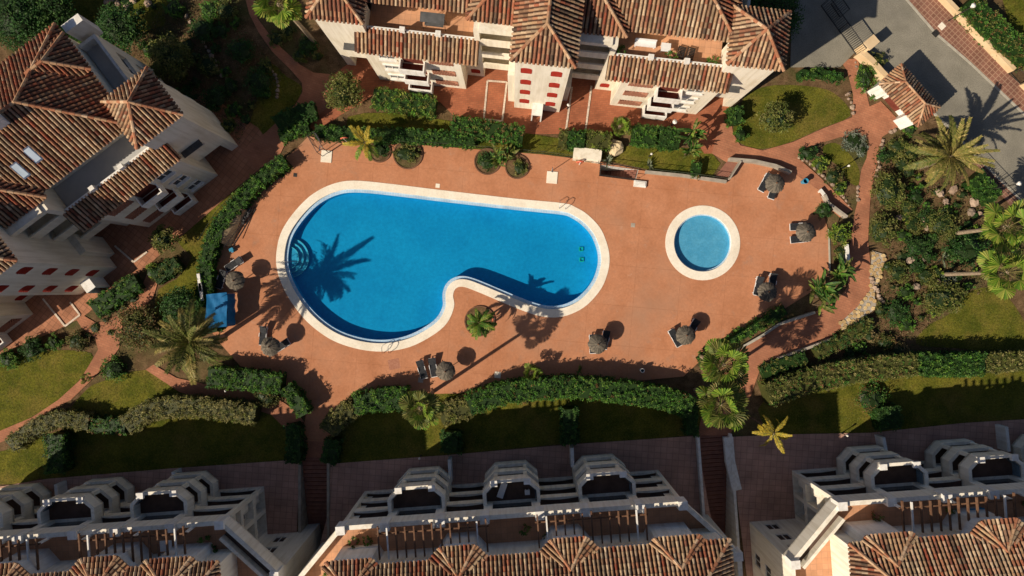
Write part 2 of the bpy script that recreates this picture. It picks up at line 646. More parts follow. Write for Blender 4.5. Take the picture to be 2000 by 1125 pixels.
# plazas, paths, patios
lay('plaza', [(610, 160), (650, 146), (684, 122), (690, 60), (1440, 60), (1440, 180), (1424, 215), (1400, 262), (1395, 300), (1375, 300), (1345, 250), (1100, 262), (1040, 262),
              (900, 240), (860, 200), (740, 178), (700, 205), (665, 225), (640, 243), (620, 262), (590, 235)], 'plaza')
lay('plaza', [(-40, 710), (25, 680), (100, 650), (162, 619), (240, 560), (299, 510), (345, 470), (420, 405), (480, 352), (545, 310), (505, 250), (400, 180), (-40, 500)], 'plaza2')
lay('path', [(475, -20), (487, 27), (505, 63), (532, 101), (568, 137), (590, 162), (591, 180), (577, 205), (520, 258), (468, 298), (500, 330), (548, 300), (560, 275), (600, 245), (645, 205), (660, 165),
             (645, 145), (613, 142), (586, 126), (550, 94), (523, 63), (503, 36), (496, -20)], 'path')
lay('path', [(310, 540), (306, 560), (299, 583), (264, 614), (240, 632), (233, 680), (215, 705), (182, 739), (139, 781), (97, 802), (42, 844), (-20, 875), (-20, 850), (63, 815), (114, 781), (156, 743), (177, 709), (192, 683), (186, 660),
             (160, 640), (150, 625), (165, 617), (190, 632), (230, 615), (268, 582), (279, 555), (290, 530), (305, 512)], 'path')
lay('path', [(285, 722), (300, 712), (345, 738), (400, 750), (470, 760), (530, 770), (575, 800), (600, 830), (640, 860), (640, 893), (588, 893), (570, 850), (530, 810), (470, 790), (400, 782), (350, 765)], 'path')
lay('path', [(1390, 300), (1400, 262), (1424, 215), (1432, 262), (1446, 284), (1490, 294), (1550, 277), (1605, 252), (1664, 229), (1666, 185), (1654, 138), (1640, 118), (1674, 114), (1689, 171), (1698, 208), (1720, 198), (1752, 232),
             (1756, 246), (1722, 268), (1717, 302), (1706, 348), (1699, 395), (1695, 470), (1700, 520), (1704, 560), (1674, 600), (1645, 640), (1606, 668), (1512, 700), (1484, 722), (1460, 790), (1425, 850), (1362, 850), (1375, 790), (1400, 735), (1430, 690),
             (1487, 652), (1518, 632), (1586, 611), (1632, 590), (1655, 560), (1660, 480), (1668, 420), (1674, 395), (1677, 362), (1682, 331), (1692, 309), (1697, 272), (1640, 268), (1575, 288), (1560, 310), (1600, 345), (1665, 410), (1640, 425),
             (1560, 355), (1500, 330), (1420, 318)], 'path')
lay('patio', [(640, 906), (880, 888), (1110, 868), (1360, 851), (1386, 1000), (1480, 1300), (560, 1300), (642, 1000)], 'patio')
lay('patio', [(-30, 955), (92, 935), (330, 915), (586, 897), (579, 1060), (578, 1300), (-30, 1300)], 'patio')
lay('patio', [(1424, 853), (1540, 848), (1700, 845), (1880, 826), (2060, 815), (2060, 1300), (1480, 1300)], 'patio')
# pool deck
DECK = [(575, 295), (603, 266), (628, 272), (700, 280), (830, 284), (920, 291), (1060, 302), (1165, 315), (1262, 334), (1418, 352), (1444, 312), (1500, 317), (1545, 335), (1600, 372), (1606, 410), (1617, 450), (1619, 535),
        (1600, 560), (1530, 604), (1430, 655), (1370, 702), (1335, 735), (1200, 748), (1090, 745), (1000, 745), (900, 768), (800, 770), (700, 785), (640, 862), (588, 862), (600, 800), (545, 735), (470, 715), (430, 670), (408, 640), (402, 560), (405, 490), (440, 420), (510, 350)]
DECK_O, deck_poly = lay('pool_deck', DECK, 'deck', [pool_hole, kid_hole, well])
# road, kerbs, pavement
lay('ramp', [(1419, 316), (1444, 320), (1422, 353), (1394, 347)], 'stair')
lay('road', [(1330, -330), (1560, -60), (1545, 60), (1543, 132), (1640, 132), (1668, 104), (1700, 118), (1790, 190), (1850, 247), (1920, 320), (2080, 475), (2080, 300), (2000, 227), (1891, 124), (1824, 67), (1767, 0), (1720, -60), (1480, -330)], 'road')
lay('pavement', [(1773, 0), (1830, 65), (1896, 122), (2005, 225), (2080, 298), (2080, 248), (2000, 172), (1969, 145), (1900, 72), (1831, 0), (1775, -60), (1535, -330), (1480, -330), (1718, -60)], 'sidewalk')
lay('pavement', [(1850, 249), (1920, 322), (2080, 477), (2080, 520), (1990, 420), (1915, 340), (1845, 262)], 'sidewalk')


def strip(name, pts, w, z0, z1, mat, closed=False):
    """a solid strip (kerb, low wall) following a polyline"""
    q = [P(*p).to_2d() for p in pts]
    mb = MB()
    left, right = [], []
    for i, p in enumerate(q):
        a, c = q[max(i - 1, 0)], q[min(i + 1, len(q) - 1)]
        t = (c - a).normalized()
        nn = Vector((-t.y, t.x)) * w / 2
        left.append(p + nn)
        right.append(p - nn)
    mb.prism(left + right[::-1], z0, z1)
    return mb


for pts in ([(1718, -60), (1770, 0), (1827, 66), (1893, 123), (2002, 226), (2080, 299)], [(1700, 116), (1790, 188), (1850, 247), (1920, 320), (2080, 476)]):
    struct('kerb', strip('kerb', pts, .22, 0, .13, None), MAT['kerb'])

# painted bay lines on the plaza
for pts in ([(952, 158), (990, 161), (981, 237), (945, 233), (952, 158)], [(1117, 170), (1105, 256)], [(1155, 168), (1143, 258)]):
    ZL[0] += .004
    mb = MB()
    q = [P(*p).to_2d() for p in pts]
    for a, c in zip(q, q[1:]):
        t = (c - a).normalized()
        nn = Vector((-t.y, t.x)) * .09
        mb.sheet([a + nn, c + nn, c - nn, a - nn], ZL[0])
        ZL[0] += .0005
    struct('bay_marking', mb, MAT['line'])
for pts in ([(225, 480), (262, 512)], [(262, 512), (288, 492)], [(128, 637), (157, 615), (138, 590)], [(128, 637), (85, 583)]):
    ZL[0] += .004
    mb = MB()
    q = [P(*p).to_2d() for p in pts]
    for a, c in zip(q, q[1:]):
        t = (c - a).normalized()
        nn = Vector((-t.y, t.x)) * .09
        mb.sheet([a + nn, c + nn, c - nn, a - nn], ZL[0])
        ZL[0] += .0005
    struct('bay_marking', mb, MAT['line'])

# main pool
pool_edge = inset(pool_out, .78)
pool_wall = inset(pool_out, 1.10)
for i in range(3):       # relax the offset loop round the tight corner
    pool_edge = [(pool_edge[k - 1] + pool_edge[k] * 2 + pool_edge[(k + 1) % len(pool_edge)]) / 4 for k in range(len(pool_edge))]
    pool_wall = [(pool_wall[k - 1] + pool_wall[k] * 2 + pool_wall[(k + 1) % len(pool_wall)]) / 4 for k in range(len(pool_wall))]


def ring_between(mb, a, b, za, zb):
    n = len(a)
    vs = [(p.x, p.y, za) for p in a] + [(p.x, p.y, zb) for p in b]
    mb.add(vs, [(i, (i + 1) % n, n + (i + 1) % n, n + i) for i in range(n)])


def pool(name, label, out, edge, wallp, depth, wmat, loc, bmat='pool'):
    t = root(name, label, 'pool', (loc.x, loc.y, 0))
    off = Vector((loc.x, loc.y))
    out, edge, wallp = [[p - off for p in l] for l in (out, edge, wallp)]
    m = MB()
    ring_between(m, out, out, -.05, .125)
    ring_between(m, out, edge, .125, .125)
    ring_between(m, edge, edge, .125, -.06)
    part('coping', m, MAT['coping'], t)
    m = MB()
    ring_between(m, edge, wallp, -.06, -.06)
    part('gutter', m, MAT['gutter'], t)
    m = MB()
    n = len(wallp)
    zz = [depth(p + off) for p in wallp]
    vs = [(p.x, p.y, -.06) for p in wallp] + [(p.x, p.y, z) for p, z in zip(wallp, zz)]
    fs = [(i, (i + 1) % n, n + (i + 1) % n, n + i) for i in range(n)]
    for tr in tessellate_polygon([[Vector((p.x, p.y, 0)) for p in wallp]]):
        fs.append(tuple(n + i for i in tr))
    m.add(vs, fs)
    part('basin', m, MAT[bmat], t)
    m = MB()
    m.sheet(wallp, -.13)
    w = part('water', m, wmat, t)
    return t, wallp


big_pool, _ = pool('swimming_pool', 'large free-form swimming pool with cream stone coping and deep blue water', pool_out, pool_edge, pool_wall,
                   lambda p: -.80 - .75 * min(max((p.x + 21) / 29, 0), 1), MAT['water'], P(840, 510))
# round entry steps inside the pool
sc_ = P(560, 503).to_2d() - P(840, 510).to_2d()
for k, (r, z) in enumerate(((1.95, -.62), (1.5, -.46), (1.08, -.30))):
    m = MB()
    m.prism([sc_ + Vector((math.cos(R(a)), math.sin(R(a)))) * r for a in range(-92, 97, 8)], -.9, z)
    st = part('entry_step', m, MAT['gutter'], big_pool)
    m = MB()
    arc = [sc_ + Vector((math.cos(R(a)), math.sin(R(a)))) * r for a in range(-92, 97, 6)]
    for p_, q_ in zip(arc, arc[1:]):
        m.beam((p_.x, p_.y, z + .03), (q_.x, q_.y, z + .02), .07, .04)
    part('nosing', m, MAT['plastic'] if 'plastic' in MAT else MAT['white'], st)
for cx, cy in ((1138, 485), (1139, 506)):
    q = P(cx, cy).to_2d() - P(840, 510).to_2d()
    m = MB()
    for x0, x1, y0, y1 in ((-.2, .2, .14, .2), (-.2, .2, -.2, -.14), (-.2, -.14, -.14, .14), (.14, .2, -.14, .14)):
        m.box(q.x + x0, q.x + x1, q.y + y0, q.y + y1, -1.52, -1.40)
    part('floor_drain', m, M('drain_green_%d' % cx, (.10, .62, .30), (.12, .66, .33)), big_pool)
kid, _ = pool('paddling_pool', 'small round paddling pool with wide cream stone rim', circle(kid_c, 3.65), circle(kid_c, 2.80), circle(kid_c, 2.68),
              lambda p: -.42, MAT['water2'], P(1372, 474.5), 'pool_pale')
# ------------------------------------------------------------------ roofs
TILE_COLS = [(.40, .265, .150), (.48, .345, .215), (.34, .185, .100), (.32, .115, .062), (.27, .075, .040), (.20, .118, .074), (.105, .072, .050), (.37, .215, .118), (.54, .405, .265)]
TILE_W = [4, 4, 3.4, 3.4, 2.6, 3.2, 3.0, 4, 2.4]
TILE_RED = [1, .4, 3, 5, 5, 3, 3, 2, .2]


def tile_face(tiles, base, poly, a=0, b=1, W=.335, L=.44, weights=None, thick=.14):
    pts = [Vector(p) for p in poly]
    n = Vector((0, 0, 0))
    for i in range(len(pts)):
        p, q = pts[i], pts[(i + 1) % len(pts)]
        n += Vector(((p.y - q.y) * (p.z + q.z), (p.z - q.z) * (p.x + q.x), (p.x - q.x) * (p.y + q.y)))
    n.normalize()
    if n.z < 0:
        n = -n
    o = pts[a]
    e = (pts[b] - pts[a]).normalized()
    s = n.cross(e)
    if s.z < 0:
        s = -s
    # slab
    m = len(pts)
    vs = [p for p in pts] + [p - n * thick for p in pts]
    base.add(vs, [tuple(range(m)), tuple(range(2 * m - 1, m - 1, -1))] + [(i, (i + 1) % m, m + (i + 1) % m, m + i) for i in range(m)])
    q2 = [((p - o).dot(e), (p - o).dot(s)) for p in pts]
    t0, t1 = min(q[0] for q in q2), max(q[0] for q in q2)
    k = 0
    w = weights or TILE_W
    while True:
        t = t0 + (k + .5) * W
        k += 1
        if t > t1:
            break
        xs = []
        for i in range(m):
            A, B = q2[i], q2[(i + 1) % m]
            if (A[0] > t) != (B[0] > t):
                xs.append(A[1] + (B[1] - A[1]) * (t - A[0]) / (B[0] - A[0]))
        xs.sort()
        cb = random.uniform(.88, 1.1)
        cc = random.choices(TILE_COLS, w)[0]
        for lo, hi in zip(xs[::2], xs[1::2]):
            if hi - lo < .15:
                continue
            y = lo - (.07 if lo < .2 else 0)
            while y < hi - .08:
                y2 = min(y + L + .05, hi)
                col = random.choices(TILE_COLS, w)[0]
                g = cb * random.uniform(.82, 1.06)
                col = tuple((x * .5 + y * .5) * g for x, y in zip(col, cc))
                jx = random.uniform(-.012, .012)
                vs = []
                for yy, r, up in ((y, .116, .05 + random.uniform(-.006, .012)), (y2, .100, .022)):
                    for ang in (0, 45, 90, 135, 180):
                        vs.append(o + e * (t + jx + r * math.cos(R(ang))) + s * yy + n * (up + r * 1.05 * math.sin(R(ang)) - .02))
                vs += [o + e * (t + jx + r * math.cos(R(ang))) + s * y + n * (-.0) for r, ang in ((.116, 0), (.116, 180))]
                tiles.add(vs, [(i, i + 1, i + 6, i + 5) for i in range(4)] + [(10, 0, 1, 2, 3, 4, 11)], col)
                y += L


def ridge(tiles, p, q, r=.15, step=.42, light=True):
    p, q = Vector(p), Vector(q)
    d = q - p
    n = max(1, int(d.length / step))
    d = d / n
    u = d.normalized()
    x = u.cross(Vector((0, 0, 1))).normalized()
    y = x.cross(u).normalized()
    for i in range(n):
        a, b2 = p + d * i, p + d * (i + 1.1)
        col = random.choice([(.42, .26, .15), (.36, .20, .115), (.33, .14, .075), (.48, .33, .21)])
        g = random.uniform(.85, 1.15)
        vs = []
        for c, rr in ((a, r), (b2, r * .86)):
            for ang in (-10, 40, 90, 140, 190):
                vs.append(c + x * rr * math.cos(R(ang)) + y * (rr * math.sin(R(ang)) + .04))
        tiles.add(vs, [(k, k + 1, k + 6, k + 5) for k in range(4)] + [(0, 1, 2, 3, 4)], tuple(v * g for v in col))


# ------------------------------------------------------------------ walls with openings
def panel(mb, p0, p1, z0, z1, ops=(), depth=.25):
    """a wall face from p0 to p1 (outside on the right hand) with recessed openings; returns the back loop of each"""
    p0, p1 = Vector(p0), Vector(p1)
    L = (p1 - p0).length
    d = (p1 - p0) / L
    nn = Vector((d.y, -d.x))

    def at(t, z, k=0.0):
        q = p0 + d * t - nn * k
        return (q.x, q.y, z)
    loops = [[(0, z0), (L, z0), (L, z1), (0, z1)]]
    for op in ops:
        t0, t1, a, c = op[:4]
        if len(op) > 4 and op[4]:
            w = (t1 - t0) / 2
            rise = op[4]
            l = [(t0, a), (t1, a)] + [(t0 + w + w * math.cos(R(k)), c - rise + rise * math.sin(R(k))) for k in range(0, 181, 30)]
        else:
            l = [(t0, a), (t1, a), (t1, c), (t0, c)]
        loops.append(l)
    flat = [p for l in loops for p in l]
    tri = tessellate_polygon([[Vector((p[0], p[1], 0)) for p in l] for l in loops])
    mb.add([at(*p) for p in flat], [tuple(t) for t in tri])
    backs = []
    for l in loops[1:]:
        n = len(l)
        mb.add([at(*p) for p in l] + [at(p[0], p[1], depth) for p in l], [(i, (i + 1) % n, n + (i + 1) % n, n + i) for i in range(n)])
        backs.append(([Vector(at(p[0], p[1], depth)) for p in l], Vector((d.x, d.y, 0)), Vector((nn.x, nn.y, 0))))
    return backs


def window(parent, back, mat, kind='shutter', name='window'):
    """pane at the back of an opening, with bars, slats or lattice standing proud of it"""
    pts, d, nn = back
    t = [p.dot(d) for p in pts]
    z = [p.z for p in pts]
    t0, t1, z0, z1 = min(t), max(t), min(z), max(z)
    base = pts[0] - d * pts[0].dot(d)
    base.z = 0

    def at(tt, zz, k):
        q = base + d * tt + nn * k
        return Vector((q.x, q.y, zz))
    m = MB()
    m.add([p + nn * .02 for p in pts], [tuple(range(len(pts)))])
    w = part(name, m, mat, parent)
    f = MB()
    if kind == 'lattice':
        n = max(3, int((t1 - t0) / .3))
        hgt = z1 - z0
        for k in range(-2, n + 2):
            x0 = t0 + k * .3
            for sgn in (1, -1):
                a0, a1 = x0, x0 + sgn * hgt
                lo, hi = 0.0, 1.0
                for bound, side in ((t0, 0), (t1, 1)):
                    if abs(a1 - a0) > 1e-6:
                        s_ = (bound - a0) / (a1 - a0)
                        if (a1 > a0) == (side == 0):
                            lo = max(lo, s_)
                        else:
                            hi = min(hi, s_)
                if hi - lo > .12:
                    f.beam(at(a0 + (a1 - a0) * lo, z0 + hgt * lo, .1), at(a0 + (a1 - a0) * hi, z0 + hgt * hi, .1), .085, .06, up=nn)
        part('lattice', f, MAT['lattice'], w)
    elif kind == 'shutter':
        for k in range(6):
            zz = z0 + (k + .5) * (z1 - z0) / 6
            ins = .12 if k == 5 else .03
            f.beam(at(t0 + ins, zz, .05), at(t1 - ins, zz, .05), .05, (z1 - z0) / 9, up=nn)
        part('slat', f, mat, w)
    elif kind == 'glass':
        for tt in (t0 + .04, (t0 + t1) / 2, t1 - .04):
            f.beam(at(tt, z0, .06), at(tt, z1, .06), .06, .06, up=nn)
        f.beam(at(t0, z0 + .04, .06), at(t1, z0 + .04, .06), .06, .06, up=nn)
        part('frame', f, MAT['white'], w)
    return w


# ------------------------------------------------------------------ upper apartment blocks (same design, placed twice)
def upper_block(label):
    t = root('apartment_building', label, 'building')
    wall, roof, tiles = MB(), MB(), MB()
    wins = []

    def S(s, p0, p1, z0, z1, ops=(), depth=.25):
        if s > 0:
            return panel(wall, p0, p1, z0, z1, ops, depth)
        L = (Vector(p1) - Vector(p0)).length
        o2 = [(L - o[1], L - o[0]) + tuple(o[2:]) for o in ops]
        return panel(wall, (-p1[0], p1[1]), (-p0[0], p0[1]), z0, z1, o2, depth)

    def B(s, mb, u0, u1, v0, v1, z0, z1):
        if s < 0:
            u0, u1 = -u1, -u0
        mb.box(u0, u1, v0, v1, z0, z1)

    def T(s, name, *a):
        g = MB()
        B(s, g, *a)
        part(name, g, MAT['white'], t)

    def X(s, pts):
        return [(s * p[0], p[1], p[2]) for p in pts]
    wall.box(-15, 15, 4.4, 13.9, 0, 8.5)
    wall.box(-14.94, 14.94, 5.25, 13.9, 8.5, 11.85)
    # stair tower with four pairs of arched red openings
    ops = []
    for k, zt in enumerate((12.25, 9.25, 6.3, 3.35)):
        for uc in (-1.25, 1.2):
            ops.append((uc + 2.2 - .47, uc + 2.2 + .47, zt - 1.25, zt, .28))
    for bk in panel(wall, (-2.2, 0), (2.2, 0), 0, 13.8, ops, .06):
        window(t, bk, MAT['redshut'], 'shutter')
    panel(wall, (2.2, 0), (2.2, 4.4), 0, 13.8)
    panel(wall, (-2.2, 4.4), (-2.2, 0), 0, 13.8)
    wall.box(-2.2, 2.2, 4.42, 9, 11.8, 13.8)
    B(-1, wall, 2.2, 2.85, .55, 3.2, 0, 8.2)
    B(1, wall, 2.2, 2.85, 1.2, 3.2, 0, 4.6)
    porch = MB()
    porch.box(-.45, .55, -1.15, -.002, 2.25, 2.45)
    porch.box(-.45, -.33, -1.15, -.004, 0, 2.25).box(.43, .55, -1.15, -.004, 0, 2.25)
    part('porch', porch, MAT['white'], t)
    for s in (1, -1):
        # open stair galleries beside the tower
        for z0, z1 in ((2.95, 4.0), (5.9, 6.95), (8.85, 9.9)):
            g = MB()
            u0, u1 = (2.21, 5.39) if s > 0 else (-5.39, -2.21)
            g.box(u0, u1, 2.65, 2.8, z0 - .2, z1)
            g.box(u0, u1, 2.8, 4.39, z0 - .2, z0)
            part('gallery', g, MAT['wall'], t)
            lm = MB()
            uc = (u0 + u1) / 2
            lm.tube((uc, 3.3, z0 + 2.55), (uc, 3.3, z0 + 2.7), .16, .07, 8)
            lm.beam((uc, 3.3, z0 + 2.7), (uc, 4.385, z0 + 2.7), .05, .05)
            part('gallery_lamp', lm, MAT['white'], t)
        B(s, wall, 2.21, 5.39, 2.65, 4.39, 11.5, 12.1)
        # wall with small arched window between gallery and front block
        for bk in S(s, (5.4, 2.65), (7.05, 2.65), 0, 9.0, [(.35, 1.25, 1.0, 2.1, .3)], .06):
            window(t, bk, MAT['redshut'], 'shutter')
        S(s, (5.4, 4.4), (5.4, 2.65), 0, 9.0)
        B(s, wall, 5.4, 5.85, 2.651, 5.24, 9.0, 11.9)
        # front block: three floors of lattice, balcony and window
        ops = []
        for zc in (1.55, 4.5, 7.4):
            ops.append((.65, 2.8, zc - .7, zc + .7))
        for zf in (.3, 3.1, 6.05):
            ops.append((3.35, 5.15, zf + .05, zf + 2.35))
        for zc in (1.75, 4.6, 7.35):
            ops.append((5.75, 7.2, zc - .65, zc + .55))
        backs = S(s, (7.05, 1.26), (15.5, 1.26), 0, 8.55, ops, .09)
        for k, bk in enumerate(backs):
            if k < 3:
                window(t, bk, MAT['darkred'], 'lattice')
            elif k < 6:
                window(t, bk, MAT['darkred'], 'none', 'balcony_door')
            else:
                window(t, bk, MAT['dark'], 'glass')
        for zf in (.3, 3.1, 6.05):
            g = MB()
            B(s, g, 10.2, 12.45, .3, 1.255, zf - .16, zf)
            B(s, g, 10.2, 12.45, .3, .42, zf, zf + 1.0)
            B(s, g, 10.2, 10.32, .42, 1.255, zf, zf + 1.0)
            B(s, g, 12.33, 12.45, .42, 1.255, zf, zf + 1.0)
            bal = part('balcony', g, MAT['white'], t)
            g = MB()
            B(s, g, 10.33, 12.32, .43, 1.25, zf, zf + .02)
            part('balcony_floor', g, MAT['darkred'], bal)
        for zc in (1.75, 4.6, 7.35):
            T(s, 'sill', 12.75, 14.3, 1.06, 1.255, zc - .8, zc - .67)
            T(s, 'shutter_box', 12.75, 14.3, 1.12, 1.255, zc + .57, zc + .75)
        S(s, (7.05, 2.65), (7.05, 1.26), 0, 8.55)
        S(s, (15.5, 1.26), (15.5, 4.4), 0, 8.55)
        # floor slab of the roof terrace, its parapet with piers
        B(s, wall, 5.45, 14.95, 2.75, 5.24, 8.51, 8.9)
        g = MB()
        B(s, g, 5.86, 14.94, 2.9, 5.24, 8.9, 8.96)
        part('terrace_floor', g, MAT['terrace'], t)
        T(s, 'parapet', 5.86, 14.94, 2.68, 2.9, 8.9, 9.75)
        for u in (8.9, 11.9):
            T(s, 'parapet_pier', u - .22, u + .22, 2.6, 2.98, 8.9, 10.15)
        # corner pavilion standing on an open passage
        for bk in S(s, (14.95, 2.35), (18.8, 2.35), 2.9, 12.2, [(.9, 2.5, 4.9, 6.3)]):
            window(t, bk, MAT['dark'], 'glass')
        S(s, (18.8, 2.35), (18.8, 6.5), 2.9, 12.2)
        S(s, (18.8, 6.5), (14.95, 6.5), 2.9, 12.2)
        S(s, (14.95, 4.4), (14.95, 2.35), 2.9, 12.2)
        B(s, wall, 14.96, 18.79, 2.36, 6.49, 2.7, 2.9)
        B(s, wall, 18.0, 18.8, 2.35, 3.1, 0, 2.7)
        B(s, wall, 18.3, 18.8, 3.1, 6.49, 0, 2.7)
        g = MB()
        B(s, g, 15.6, 17.6, 1.75, 2.345, 6.35, 6.43)
        part('awning', g, MAT['shade'], t)
        # low end wing with grey flat terrace and parapet
        ops = [(.5, 2.6, 6.2, 7.8), (3.3, 5.6, 6.2, 7.8), (.5, 2.6, 3.2, 4.8), (3.3, 5.6, 3.2, 4.8), (.5, 2.6, .6, 2.2), (3.3, 5.6, .6, 2.2)]
        for bk in S(s, (16.7, 6.5), (16.7, 13.2), 0, 9.7, ops, .3):
            window(t, bk, MAT['dark'], 'glass')
        S(s, (16.7, 13.2), (15.0, 13.2), 0, 9.7)
        g = MB()
        B(s, g, 15.0, 16.45, 6.5, 12.9, 8.4, 8.8)
        part('flat_roof', g, MAT['flatroof'], t)
        T(s, 'parapet', 16.45, 16.69, 6.51, 12.9, 8.4, 9.7)
        T(s, 'parapet', 15.01, 16.69, 12.9, 13.19, 8.4, 9.7)
        T(s, 'roof_turret', 15.3, 17.0, 13.6, 14.3, 8.4, 11.2)
        # rounded buttress walls beside the pavilion
        for h in (10.4, 7.4, 4.4):
            g = MB()
            c = Vector((s * 17.75, 6.505))
            g.prism([c + Vector((s * math.cos(R(a)) * 1.0, math.sin(R(a)) * 1.15)) for a in range(0, 181, 15)], h - 1.2, h)
            part('rounded_balcony', g, MAT['wall'], t)
        # ---- roofs
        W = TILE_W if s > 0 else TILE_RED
        tile_face(tiles, roof, X(s, [(5.45, .95, 8.6), (16.0, .95, 8.6), (16.0, 2.8, 9.72), (5.45, 2.8, 9.72)]))
        # side cheeks closing the lean-to roof
        wall.add(X(s, [(7.06, 1.26, 8.55), (7.06, 2.66, 8.55), (7.06, 2.66, 9.5)]), [(0, 1, 2)])
        wall.add(X(s, [(15.49, 1.26, 8.55), (15.49, 2.75, 8.55), (15.49, 2.75, 9.5)]), [(0, 1, 2)])
        ze, zr = 11.9, 15.0
        f0, f1, r0, r1 = (5.0, 4.02, ze), (15.25, 4.02, ze), (5.0, 9.1, zr), (10.2, 9.1, zr)
        b0, b1 = (15.25, 14.2, ze), (5.0, 14.2, ze)
        tile_face(tiles, roof, X(s, [f0, f1, r1, r0]))
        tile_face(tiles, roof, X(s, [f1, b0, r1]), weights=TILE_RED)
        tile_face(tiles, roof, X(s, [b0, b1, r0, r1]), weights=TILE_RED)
        ridge(tiles, *X(s, [f1, r1]))
        ridge(tiles, *X(s, [b0, r1]))
        ridge(tiles, *X(s, [r1, r0]))
        # small hipped bay on the end slope
        e0, e1, ea, eb = (15.5, 9.3, 12.35), (15.5, 12.9, 12.35), (13.3, 11.1, 13.85), (11.7, 11.1, 13.85)
        tile_face(tiles, roof, X(s, [e0, e1, ea]), weights=TILE_RED)
        tile_face(tiles, roof, X(s, [(12.6, 9.3, 12.35), e0, ea, eb]), weights=TILE_RED)
        tile_face(tiles, roof, X(s, [e1, (12.6, 12.9, 12.35), eb, ea]), weights=TILE_RED)
        ridge(tiles, *X(s, [e0, ea]))
        ridge(tiles, *X(s, [e1, ea]))
        ridge(tiles, *X(s, [ea, eb]))
        # link roof between tower and wing
        g0, g1, ga, gb = (2.3, 3.35, 12.15), (6.45, 3.35, 12.15), (3.9, 5.95, 13.7), (2.3, 5.95, 13.7)
        tile_face(tiles, roof, X(s, [g0, g1, ga, gb]), weights=W)
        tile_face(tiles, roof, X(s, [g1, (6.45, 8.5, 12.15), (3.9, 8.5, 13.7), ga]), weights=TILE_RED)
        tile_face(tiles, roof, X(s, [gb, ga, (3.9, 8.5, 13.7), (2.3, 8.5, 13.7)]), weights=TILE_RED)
        ridge(tiles, *X(s, [g1, ga]))
        ridge(tiles, *X(s, [ga, (3.9, 8.5, 13.7)]))
        wall.box(*(sorted((s * 2.3, s * 6.1))), 4.41, 8.6, 11.86, 12.2)
        # corner pavilion pyramid
        c = [(14.6, 2.05, 12.25), (19.15, 2.05, 12.25), (19.15, 6.75, 12.25), (14.6, 6.75, 12.25)]
        ap = (16.85, 4.4, 14.15)
        for i in range(4):
            tile_face(tiles, roof, X(s, [c[i], c[(i + 1) % 4], ap]), weights=W if i == 0 else None)
            ridge(tiles, *X(s, [c[i], ap]))
    # tower roof
    q0, q1, qa, qb = (-2.55, -.12, 13.95), (2.55, -.12, 13.95), (0, 2.45, 15.5), (0, 9.5, 15.5)
    tile_face(tiles, roof, [q0, q1, qa])
    tile_face(tiles, roof, [q1, (2.55, 9.5, 13.95), qb, qa])
    tile_face(tiles, roof, [(-2.55, 9.5, 13.95), q0, qa, qb])
    ridge(tiles, q0, qa)
    ridge(tiles, q1, qa)
    ridge(tiles, qa, qb)
    part('wall', wall, MAT['wall'], t)
    rf = part('roof', roof, MAT['roofbase'], t)
    part('roof_tiles', tiles, MAT['tile'], rf, kind='stuff')
    return t


B1 = upper_block('cream apartment block with red arched tower windows above the white parking bay lines')
B2 = copy_tree(B1)
B1_ROT = R(-6.3)
B1.location = P(1048, 214.5)
B1.rotation_euler = (0, 0, B1_ROT)
B2.location = (-40.33, .69, 0)
B2.rotation_euler = (0, 0, R(36.9))
for ch_ in B2.children:
    if ch_.name.startswith('terrace_floor'):
        ch_.material_slots[0].link = 'OBJECT'
        ch_.material_slots[0].material = MAT['flatroof']
tag(B2, 'cream apartment block with two skylights in its tiled roof and a grey flat terrace')
for u, v in ((8.1, 5.5), (6.5, 5.2)):
    z = 11.9 + (v - 4.02) * .610
    sk = MB()
    sk.add([(u - .33, v, z + .16), (u + .33, v, z + .16), (u + .33, v + 1.15, z + .86), (u - .33, v + 1.15, z + .86), (u - .33, v, z - .05), (u + .33, v, z - .05), (u + .33, v + 1.15, z + .65), (u - .33, v + 1.15, z + .65)],
           [(0, 1, 2, 3), (0, 4, 5, 1), (1, 5, 6, 2), (2, 6, 7, 3), (3, 7, 4, 0)])
    o = part('skylight', sk, MAT['chrome'], B2)
    sk = MB()
    sk.add([(u - .25, v + .1, z + .235), (u + .25, v + .1, z + .235), (u + .25, v + 1.05, z + .83), (u - .25, v + 1.05, z + .83)], [(0, 1, 2, 3)])
    part('pane', sk, M('skylight_glass', (.42, .50, .58), (.5, .58, .66), rough=.2, spec=.5), o)
ch = MB()
ch.box(7.9, 8.8, 8.3, 9.2, 13.2, 15.9)
ch.box(7.8, 8.9, 8.2, 9.3, 15.9, 16.02)
part('chimney', ch, MAT['white'], B2)


# things standing on the roof terraces of the two upper blocks
def on(block_loc, rz, pts):
    c, s = math.cos(rz), math.sin(rz)
    return [Vector((block_loc[0] + c * u - s * v, block_loc[1] + s * u + c * v, z)) for u, v, z in pts]


def tbox(name, mat, label, cat, loc, rz, boxes, group=None):
    m = MB()
    for x0, x1, y0, y1, z0, z1 in boxes:
        m.box(x0, x1, y0, y1, z0, z1)
    o = link(name, m.mesh(name), MAT[mat])
    o.location = loc
    o.rotation_euler = (0, 0, rz)
    return tag(o, label, cat, group)


b1 = P(1048, 214.5)


def tl(u, v, z=8.96):
    return on((b1.x, b1.y), B1_ROT, [(u, v, z)])[0]


